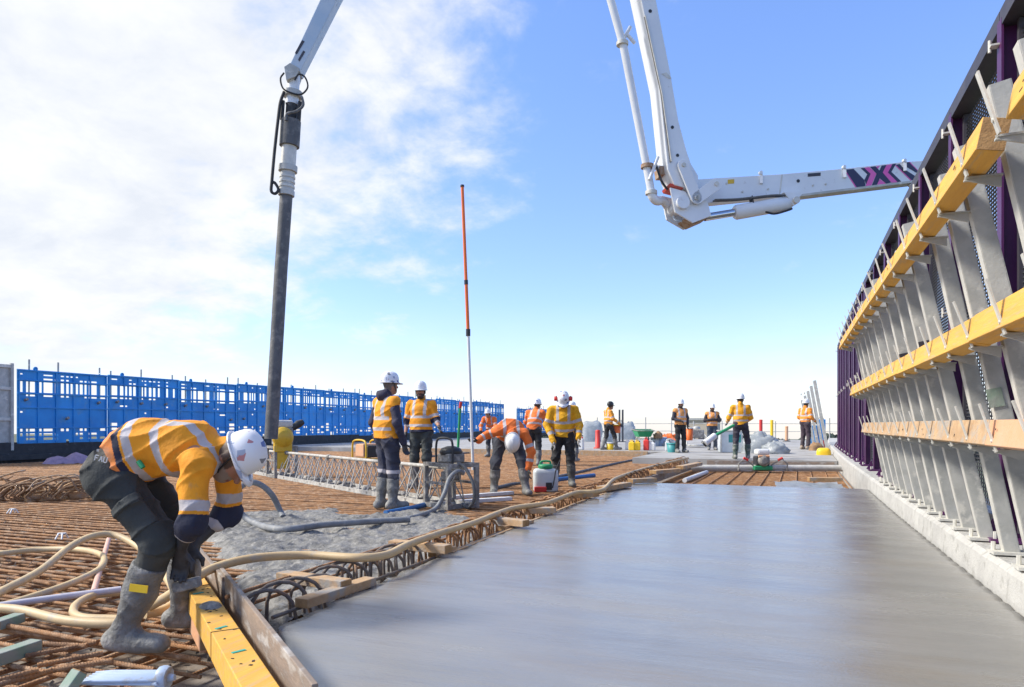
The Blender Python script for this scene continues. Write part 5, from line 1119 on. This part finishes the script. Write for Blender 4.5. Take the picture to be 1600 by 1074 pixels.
person('person in orange vest over navy hoodie, seen from behind with grey gumboots', (-4.87, 8.09, -.165), facing(-48), dict(el=[(-.27, -.05, 1.14), (.27, -.02, 1.13)], wr=[(-.24, .06, .87), (.24, .10, .86)], face=(-.05, 1, -.42), head=(0, .05, 1.63), kn=[(-.10, .02, .51), (.10, .03, .51)], an=[(-.09, -.05, .10), (.11, .02, .10)]),
       top='vest', topcol=YEL, under=(.035, .033, .06), trou=NAVT, helmet='helmet_stickers', vox=.0095, hood=True, knee_band=True, seed=4, low_navy=False, hair=(.16, .14, .13), bulk=1.06)
person('bearded person in sunglasses and yellow jacket facing the camera behind the screed', (-5.89, 10.92, -.17), facing(168), dict(el=[(-.27, .02, 1.14), (.27, -.04, 1.14)], wr=[(-.38, .20, 1.02), (.25, .06, .90)], face=(-.2, 1, -.08)),
       topcol=YEL, under=NAVY, trou=(.055, .062, .058), sleeves='navy_cuff', vox=.010, beard=(.03, .025, .02), glasses=True, seed=5, scale=1.045)
person('person in orange jacket bending low, white helmet crown towards the camera', (-4.05, 10.42, -.165), facing(186), dict(
    pelvis=(0, -.16, .88), waist=(0, -.02, .99), chest=(0, .22, 1.02), neck=(0, .40, .93), head=(0, .50, .84), sh=[(-.20, .33, .95), (.20, .33, .99)], el=[(-.30, .36, .68), (.34, .30, .93)], wr=[(-.25, .40, .42), (.50, .38, .84)],
    hip=[(-.11, -.14, .86), (.11, -.14, .86)], kn=[(-.20, .0, .50), (.20, -.02, .50)], an=[(-.25, .12, .10), (.22, -.12, .10)], face=(0, .2, -1), up=(.05, 1, -.45), hand=[(0, .1, -1), (.9, .3, -.1)]),
       topcol=ORG, under=(.04, .04, .05), trou=(.06, .066, .085), vox=.0095, seed=6, low_navy=False, bulk=1.06, glove=(.06, .055, .05), scale=1.03)
person('person in yellow jacket with red ear muffs, holding the white sprayer tank', (-3.66, 12.1, -.165), facing(176), dict(
    pelvis=(0, -.03, .95), waist=(0, .0, 1.09), chest=(0, .05, 1.27), neck=(0, .12, 1.43), head=(0, .22, 1.525), sh=[(-.20, .08, 1.38), (.20, .08, 1.38)], el=[(-.29, .08, 1.10), (.29, .04, 1.10)], wr=[(-.27, .18, .86), (.17, .20, .80)], face=(0, .75, -1), up=(0, 1, .95), an=[(-.15, .02, .10), (.15, -.10, .10)], kn=[(-.13, .05, .51), (.13, .0, .51)]),
       topcol=(.80, .40, .012), under=(.05, .035, .035), trou=(.022, .022, .024), helmet='helmet_stickers', muffs=True, hood=True, vox=.0095, seed=7, low_navy=False, glove=(.36, .35, .33), bootcol=(.10, .105, .10), bulk=1.05)
person('person in orange jacket with back turned, behind the bending worker', (-6.25, 17.97, -.165), facing(-15), dict(chest=(0, .10, 1.27), neck=(0, .20, 1.44), head=(0.02, .28, 1.57), sh=[(-.19, .15, 1.38), (.19, .15, 1.38)], el=[(-.28, .25, 1.13), (.26, .20, 1.12)], wr=[(-.25, .42, 1.0), (.22, .40, .98)], face=(.1, 1, -.5)),
       topcol=ORG, trou=(.03, .03, .032), helmet='helmet_stickers', vox=.013, seed=8, low_navy=False, scale=1.04)
person('person in yellow jacket half hidden behind the worker with red ear muffs', (-5.85, 20.26, -.165), facing(-20), dict(face=(.3, 1, -.4)), topcol=(.82, .36, .012), trou=(.03, .032, .035), vox=.014, seed=9, low_navy=False)
person('person far back whose small white helmet shows above the bending orange worker', (-9.25, 22.16, -.165), facing(160), dict(chest=(0, .13, 1.22), neck=(0, .25, 1.36), head=(0, .34, 1.46), sh=[(-.19, .2, 1.3), (.19, .2, 1.3)], el=[(-.27, .3, 1.06), (.27, .3, 1.06)], wr=[(-.2, .45, .9), (.2, .45, .9)], face=(0, 1, -.4)), topcol=ORG, trou=(.03, .035, .05), vox=.014, seed=10, low_navy=False)
person('person in yellow jacket striding with an orange bucket, far left of the supplies', (-6.0, 25.6, -.0), facing(-68), dict(face=(0, 1, -.5), head=(0, .09, 1.61), chest=(0, .05, 1.29), an=[(-.10, -.20, .10), (.10, .28, .10)], kn=[(-.1, -.03, .51), (.1, .20, .52)], wr=[(-.24, .30, .95), (.24, .34, .96)], el=[(-.26, .06, 1.13), (.26, .06, 1.13)]), topcol=(.80, .32, .03), trou=(.03, .03, .032), vox=.015, seed=11, low_navy=False, helmet='black_plastic')
person('person in orange vest over dark sleeves, left of the pair by the machine', (-3.17, 23.95, .0), facing(-165), dict(face=(.25, 1, -.3), wr=[(-.25, .03, .92), (.12, .26, 1.06)], el=[(-.27, -.03, 1.15), (.28, .02, 1.13)], an=[(-.14, 0, .10), (.12, 0, .10)]), top='vest', topcol=(.78, .34, .10), under=(.035, .035, .05), trou=(.018, .018, .02), boots=False, vox=.013, seed=12, low_navy=False, beard=(.03, .025, .02))
person('person in orange vest with folded arms beside the grey box', (-2.41, 26.9, -.01), facing(172), dict(face=(-.2, 1, -.2), el=[(-.28, .04, 1.14), (.28, .04, 1.14)], wr=[(.06, .20, 1.17), (-.06, .23, 1.20)], hand=[(1, .1, .1), (-1, .1, .1)]), top='vest', topcol=(.80, .34, .10), under=(.04, .03, .035), trou=(.05, .07, .10), vox=.013, seed=13, low_navy=False, scale=.96, beard=(.05, .03, .02), boots=False)
def p11_extra(P, J, hd):
    pass
person('person in yellow jacket with back turned, carrying a green and grey tube', (-1.06, 20.16, .0), facing(-14), dict(el=[(-.30, .02, 1.13), (.27, .04, 1.13)], wr=[(-.33, .20, 1.02), (.20, .24, 1.04)], an=[(-.14, -.08, .10), (.20, .12, .10)], kn=[(-.12, .0, .51), (.20, .16, .50)], face=(-.2, 1, -.2)), topcol=(.84, .37, .012), trou=(.045, .040, .062), vox=.0115, seed=14, low_navy=False, bootcol=(.07, .11, .09))
person('person in orange shirt standing alone near the far end of the fence', (.82, 28.69, -.0), facing(-60), dict(face=(0, 1, -.3), wr=[(-.22, .25, 1.0), (.22, .25, 1.0)]), topcol=(.84, .28, .03), trou=(.06, .04, .055), boots=False, bootcol=(.40, .26, .15), vox=.014, seed=15, scale=1.06)

# ================================================================ supplies and kit at the far end
def jerry(label, loc, mname, cap='black_plastic', w=.24, d=.16, h=.34, rz=0.0, group='jerrycans on the deck'):
    t = thing('jerrycan', label, 'jerrycan', loc, rz, group)
    MB().box((0, 0, h * .41), (w, d, h * .82)).build('body', mname, t, bevel=.03)
    MB().box((0, 0, h * .86), (w * .7, d * .7, h * .10), taper=.7).build('shoulder', mname, t, bevel=.01)
    MB().tube(smooth_path([(-w * .3, 0, h * .85), (-w * .2, 0, h), (w * .12, 0, h), (w * .2, 0, h * .86)], 3), .016, 6).build('handle', mname, t)
    MB().cyl((w * .32, 0, h * .84), (w * .32, 0, h * .97), .028, 10).build('cap', cap, t); return t
def bucket(label, loc, mname, r=.16, h=.32, rim='white_plastic', name='bucket'):
    t = thing(name, label, 'bucket', loc)
    MB().lathe([(r * .82, 0), (r, h), (r * .93, h), (r * .78, .02), (.0001, .02)], 18).build('shell', mname, t)
    MB().lathe([(r * 1.06, h - .02), (r * 1.06, h + .012), (r * .95, h + .012), (r * .95, h - .02), (r * 1.06, h - .02)], 18).build('rim', rim, t)
    MB().tube([(r * math.cos(a), .0 + r * .25, h + r * .9 * math.sin(a)) for a in [math.pi * k / 8 for k in range(9)]], .006, 5).build('handle', 'galv_light', t); return t
def lump(name, label, cat, loc, dims, mname, seed=0, rz=0, sharp=.6, amp=.12):
    from mathutils import noise
    V = []; n = 22; k = 12
    for j in range(k + 1):
        ph = math.pi / 2 * j / k
        for i in range(n):
            a = 2 * math.pi * i / n; cx = math.copysign(abs(math.cos(a)) ** sharp, math.cos(a)); sy = math.copysign(abs(math.sin(a)) ** sharp, math.sin(a)); cr_ = math.cos(ph) ** sharp; 
            p = Vector((cx * cr_, sy * cr_, math.sin(ph) ** sharp)); d = 1 + amp * noise.fractal(p * 2.3 + Vector((seed, 0, 0)), 1, 2, 4); V.append((p.x * d * dims[0] / 2, p.y * d * dims[1] / 2, p.z * d * dims[2]))
    F = [(j * n + i, j * n + (i + 1) % n, (j + 1) * n + (i + 1) % n, (j + 1) * n + i) for j in range(k) for i in range(n)] + [tuple(range(k * n, (k + 1) * n))]
    m = MB(); m.add(V, F, True); o = m.build(name, mname, None, loc, (0, 0, rz)); return tag(o, label, cat)
lump('bulk_bag', 'white bulk bag behind the striding worker', 'bag', (-9.76, 37.71, 0.0), (1.15, 1.1, 1.1), 'sheet_plastic', 1, .3, .4, .08)
lump('bulk_bag', 'white plastic wrapped load right of the orange bucket', 'bag', (-9.02, 43.18, -0.0), (1.2, 1.0, 1.0), 'sheet_plastic', 4, .1, .5, .2)
lump('bulk_bag', 'small clear plastic bundle at the feet of the striding worker', 'bag', (-7.57, 32.07, 0.0), (.55, .5, .6), 'sheet_plastic', 6, .1, .8, .25)
r_ = thing('bollard', 'red cylinder standing left of the striding worker', 'bollard', (-6.72, 26.88, 0.0))
MB().lathe([(.13, 0), (.13, .05), (.10, .06), (.10, .68), (.085, .72), (.0001, .73)], 14).build('tube', 'red_plastic', r_); MB().lathe([(.17, 0), (.17, .04), (.12, .05)], 14).build('base', 'red_paint', r_)
jerry('white and red jug left of the red cylinder', (-7.01, 25.29, 0.0), 'white_plastic', 'red_plastic', .3, .2, .5)
bucket('orange bucket carried by the striding worker', (-5.78, 25.84, 0.62), 'orange_plastic', .20, .30, 'yellow_plastic')
bucket('small yellow bucket with a white lid on the deck edge', (-5.96, 25.69, 0.0), 'yellow_plastic', .15, .26)
jerry('white jerrycan left of the two yellow ones', (-5.34, 25.93, 0.0), 'white_plastic', 'blue_pipe', .2); jerry('yellow jerrycan next to the white one', (-5.08, 25.35, 0.0), 'yellow_plastic', 'black_plastic', .22, .16, .36); jerry('yellow jerrycan on the right of the yellow pair', (-4.89, 25.42, 0.0), 'yellow_plastic', 'black_plastic', .22, .16, .36, .2)
jerry('red fuel can in front of the wheelbarrow', (-4.59, 25.54, 0.0), 'red_plastic', 'black_plastic', .2, .16, .45); jerry('white jerrycan right of the red fuel can', (-4.41, 25.61, 0.0), 'white_plastic', 'black_plastic', .26, .18, .34); jerry('pale blue jerrycan beside the teal tub', (-3.78, 25.2, -0.0), 'cloudy_plastic', 'black_plastic', .16, .14, .40)
bucket('pale blue bucket behind the red fuel can', (-5.17, 30.94, -0.0), 'cloudy_plastic', .2, .36); bucket('grey blue bucket next to the vested worker', (-4.9, 31.04, -0.0), 'pale_blue_plastic', .2, .38); bucket('teal tub at the feet of the vested worker', (-3.45, 24.12, -0.0), 'teal_plastic', .20, .30, 'teal_plastic')
lump('rag_pile', 'brown sack on top of the blue bucket', 'sack', (-5.02, 30.74, 0.34), (.4, .4, .25), 'burlap', 2, 0, .8, .3)
lump('plastic_heap', 'heap of red and white wrappers behind the buckets', 'wrappers', (-5.04, 34.17, -0.0), (.9, .7, .45), 'orange_plastic', 7, 0, .8, .4)
lump('plastic_heap', 'heap of white wrappers under the red ones', 'wrappers', (-4.67, 31.13, -0.0), (.9, .6, .30), 'sheet_plastic', 9, 0, .8, .4)
bucket('orange and white tub in the vested worker\'s hand', (-2.95, 24.57, 0.4), 'orange_plastic', .13, .42)
wb = thing('wheelbarrow', 'green wheelbarrow parked behind the jerrycans', 'wheelbarrow', (-5.66, 30.75, -0.0), R(200))
m = MB(); m.add([(-.28, -.35, .40), (.28, -.35, .40), (.24, .42, .40), (-.24, .42, .40), (-.42, -.5, .72), (.42, -.5, .72), (.36, .62, .66), (-.36, .62, .66)], [(0, 3, 2, 1), (0, 1, 5, 4), (1, 2, 6, 5), (2, 3, 7, 6), (3, 0, 4, 7)]); m.build('tray', 'green_plastic', wb)
MB().tube([(-.43, -.51, .72), (.43, -.51, .72), (.37, .63, .665), (-.37, .63, .665), (-.43, -.51, .72)], .018, 6).build('tray_rim', 'crusted_steel', wb)
for s_ in (-1, 1):
    MB().tube([(s_ * .10, .75, .2), (s_ * .22, .1, .38), (s_ * .30, -.9, .62)], .022, 8).build('handle', 'crusted_steel', wb); MB().tube([(s_ * .24, -.1, .38), (s_ * .26, -.35, .0), (s_ * .24, -.5, .45)], .018, 6).build('leg', 'crusted_steel', wb)
w_ = MB(); w_.lathe([(.12, -.04), (.19, -.045), (.20, 0), (.19, .045), (.12, .04), (.12, -.04)], 18, (0, .75, .2), Matrix.Rotation(R(90), 3, 'Y')); w_.build('wheel', 'black_rubber', wb)
# small site machine behind the vested worker
mc = thing('power_trowel', 'grey petrol machine on a frame between the two vested workers', 'machine', (-3.3, 29.82, -0.0), .3)
MB().box((0, 0, .55), (.55, .45, .35)).build('engine', 'crusted_steel', mc, bevel=.04); MB().lathe([(.16, -.03), (.16, .05), (.05, .09)], 14, (0, 0, .78)).build('cowl', 'galvanised', mc)
for sx in (-.4, .4):
    for sy in (-.3, .3): MB().tube([(sx * 1.2, sy * 1.2, 0), (sx, sy, .4), (sx * .5, sy * .5, .6)], .022, 6).build('leg', 'galv_light', mc)
MB().lathe([(.42, .05), (.45, .08), (.42, .11)], 20).build('guard_ring', 'galvanised', mc)
# fencing at the far end of the deck
POSTF = MB().cyl((0, 0, 0), (0, 0, 1.15), .035, 8).mesh('barrier_post', 'galvanised')
fb = thing('edge_barrier', 'grey tube railing along the far end of the deck', 'railing', (0, 45.4, 0))
for k in range(15):
    x = -17.5 + 1.55 * k; link('barrier_post', POSTF, fb, (x + random.uniform(-.1, .1), 0, 0), (0, 0, 0), (1, 1, random.uniform(.95, 1.25)))
    for z in (.50, .98): MB().cyl((x, 0, z), (x + 1.55, 0, z + random.uniform(-.02, .02)), .02, 6).build('rail', 'galvanised', fb)
for (u, mt, h, lb) in (((-1.05, 39.57, 0.0), 'red_plastic', 1.15, 'red post standing before the far railing'), ((-0.55, 42.84, 0.0), 'yellow_plastic', 1.15, 'yellow post standing before the far railing'), ((0.23, 41.54, 0.0), 'orange_timber', .80, 'short orange post right of the yellow post')):
    p = thing('marker_post', lb, 'post', u); MB().cyl((0, 0, 0), (0, 0, h), .085, 10).build('tube', mt, p); MB().lathe([(.2, 0), (.2, .03), (.11, .06)], 12).build('base', 'black_rubber', p); MB().lathe([(.095, 0), (.085, .03), (.0001, .05)], 10, (0, 0, h)).build('cap', mt, p)
for (u, lb) in (((-8.05, 36.89, 0.0), 'left of two dark poles beyond the striding worker'), ((-7.89, 36.95, 0.0), 'right of two dark poles beyond the striding worker')):
    p = thing('pole', lb, 'pole', u); MB().cyl((0, 0, 0), (0, 0, 1.72), .05, 8).build('shaft', 'mesh_steel', p); MB().box((0, 0, .02), (.3, .3, .04)).build('foot', 'mesh_steel', p)
bl = thing('site_office', 'tan flat roofed building far beyond the vested workers', 'building', (-12.2, 120, -16.2))
MB().box((0, 0, 8.9), (5.0, 6, 17.8)).build('wall', 'building_tan', bl); MB().box((0, 0, 17.95), (5.5, 6.5, .35)).build('roof', 'galvanised', bl)
for z in range(5):
    for x in (-1.5, 0, 1.5): MB().box((x, -3.02, 2 + z * 3.2), (.9, .08, 1.3)).build('window', 'dark_steel', bl)
# covered crate and draped sheeting by the folded-arms worker
cr_ = thing('covered_crate', 'grey crate draped in pale sheeting behind the tube carrier', 'crate', (-1.63, 24.81, -0.0), .25)
MB().box((0, 0, .36), (.75, .5, .72), taper=.93).build('crate', 'cloudy_plastic', cr_, bevel=.02); MB().box((-.34, -.24, .36), (.05, .05, .74)).build('corner_post', 'galv_light', cr_); MB().box((.1, -.235, .40), (.4, .02, .4), euler(.05, 0, 0)).build('teal_panel', 'teal_plastic', cr_)
MB().box((0, 0, .735), (.82, .56, .03)).build('lid', 'galv_light', cr_, bevel=.01)
lump('draped_sheeting', 'heap of clear plastic sheeting right of the tube carrier', 'sheeting', (-0.67, 24.62, 0.0), (1.2, .8, .62), 'sheet_plastic', 12, .2, .7, .3)
lump('draped_sheeting', 'low skirt of plastic sheeting on the path', 'sheeting', (-0.23, 24.24, 0.0), (.9, .8, .38), 'sheet_plastic', 15, .2, .95, .3)
# tube carried by the worker in yellow
bw = thing('vibrator_tube', 'green handled grey tube carried by the worker with back turned', 'tool', (-1.43, 19.7, 0.81))
a0 = Vector((-1.43, 19.7, 0.81)); a1 = Vector((-1.22, 19.99, 0.92)); a2 = Vector((-1.68, 19.49, 0.64)); a3 = Vector((-1.91, 19.19, 0.44))
MB().cyl(a2 - a0, a1 - a0, .04, 10).build('handle', 'green_plastic', bw); MB().cyl(a3 - a0, a2 - a0, .085, 12).build('tube', 'white_plastic', bw); MB().cyl(a3 - a0 - Vector((.03, 0, .03)), a3 - a0, .092, 12).build('nozzle', 'black_plastic', bw)
# roller tube screed
rA = Vector((-1.95, 16.6, -.05)); rB = Vector((1.25, 17.75, -.05)); rd = rB - rA
rt = thing('roller_screed', 'long silver roller tube with small engine across the rebar strip', 'screed', rA, math.atan2(rd.y, rd.x))
LR = rd.length
MB().cyl((0, 0, .0), (LR, 0, .0), .065, 18).build('roller_tube', 'galv_light', rt); MB().box((LR / 2, -.09, -.06), (LR, .02, .04)).build('lower_bar', 'plywood', rt)
xm = LR * .47
MB().box((xm, 0, .16), (.30, .30, .22)).build('engine', 'black_plastic', rt, bevel=.03); MB().box((xm + .02, .02, .36), (.30, .28, .14)).build('fuel_tank', 'white_plastic', rt, bevel=.05); MB().lathe([(.13, -.03), (.13, .03), (.06, .06)], 14, (xm, -.17, .17), Matrix.Rotation(R(90), 3, 'X')).build('starter', 'crusted_steel', rt)
MB().box((xm, 0, .0), (.42, .34, .10)).build('gear_case', 'green_plastic', rt, bevel=.02)
MB().cyl((xm - .12, -.18, .27), (xm + .12, -.18, .27), .03, 8).build('silencer', 'orange_timber', rt)
for s_ in (-1, 1):
    MB().tube([(xm + .2 * s_, -.05, .05), (xm + .42 * s_, -.12, .22), (xm + .55 * s_, -.12, .10), (xm + .55 * s_, -.10, -.06)], .016, 6).build('support_leg', 'crusted_steel', rt); MB().cyl((xm + .34 * s_, -.12, .18), (xm + .44 * s_, -.12, .23), .03, 8).build('grip', 'red_plastic', rt)
def sheet(label, c, w, d, rz, seed, mname='sheet_plastic'):
    from mathutils import noise
    m = MB(); nx, ny = 26, 14
    for j in range(ny + 1):
        for i in range(nx + 1):
            x = (i / nx - .5) * w; y = (j / ny - .5) * d; e = 1 + .12 * noise.noise(Vector((x * 3, y * 3, seed))); m.v.append((x * e, y * e, .03 + .035 * noise.fractal(Vector((x * 4, y * 6, seed)), 1, 2, 3)))
    m.f = [(j * (nx + 1) + i, j * (nx + 1) + i + 1, (j + 1) * (nx + 1) + i + 1, (j + 1) * (nx + 1) + i) for j in range(ny) for i in range(nx)]; m.sm = [True] * len(m.f)
    o = m.build('plastic_sheet', mname, None, c, (0, 0, rz)); return tag(o, label, 'sheet')
sheet('crumpled pale sheet on the bars right of the slab end', (.42, 13.2, -.13), 1.05, 1.25, .05, 2); sheet('crumpled pale sheet left of the roller engine', (-1.35, 17.3, -.10), 1.5, .5, .3, 5)
timber('pale batten lying on the crumpled sheet', (.45, 14.0, -.06), (1.0, 14.15, -.06), .14, .07, 'raw_timber', 'batten', 'timber')
hose('pale pipe lying on the strip bars at the slab end', [(-1.73, 13.66, -0.12), (-1.57, 16.21, -0.12)], .045, 'white_plastic', 'pipe', 'pipe')
timber('grey edge board between the rebar mat and the finished deck', (-16, 24.45, -.09), (-4.35, 24.45, -.09), .05, .20, 'raw_timber', 'edge_board', 'board')
timber('muddy bulkhead board across the far end of the rebar strip', (-1.9, 19.75, -.12), (1.25, 19.85, -.12), .05, .18, 'plywood', 'edge_board', 'board')
# right-hand clutter by the lone worker
lump('tub', 'upturned yellow tub beside the end of the kerb', 'tub', (1.2, 23.78, -0.0), (.42, .42, .22), 'yellow_plastic', 1, 0, .55, .03)
lump('sack', 'brown sack lying left of the yellow tub', 'sack', (1.17, 27.75, 0.0), (.5, .35, .26), 'burlap', 3, .4, .8, .25)
jerry('red can behind the yellow tub', (1.43, 29.25, 0.0), 'red_plastic', 'black_plastic', .18, .14, .34)
for k in range(5):
    f = thing('leaning_shutter', ['nearest', 'second', 'third', 'fourth', 'farthest'][k] + ' of the grey steel shutters leaning beyond the fence end', 'shutter', (1.52 - .10 * k, 27.6 + 1.1 * k, 0), 0, 'leaning frames beyond the fence'); h = 2.55 - .14 * k
    for y in (-.22, .22): MB().box((0, y, h / 2), (.09, .07, h)).build('upright', 'galvanised', f, None, (0, -.17, 0))
    for z in (.1, .8, 1.5, 2.2): MB().box((-.17 * z, 0, z), (.05, .5, .06)).build('cross_member', 'galv_light', f)
for k, (u, lb) in enumerate((((1.18, 31.54, -0.0), 'blue case standing left of the leaning frames'), ((1.5, 31.67, -0.0), 'tall blue case in front of the leaning frames'))):
    b = thing('blue_case', lb, 'case', u, .2); h = .75 + .25 * k
    MB().box((0, 0, h / 2 + .15), (.30, .25, h)).build('body', 'blue_plastic', b, bevel=.02); MB().box((0, 0, .08), (.32, .27, .15)).build('base', 'white_plastic', b); MB().tube([(-.1, 0, h + .15), (-.08, 0, h + .21), (.08, 0, h + .21), (.1, 0, h + .15)], .012, 6).build('handle', 'black_plastic', b)
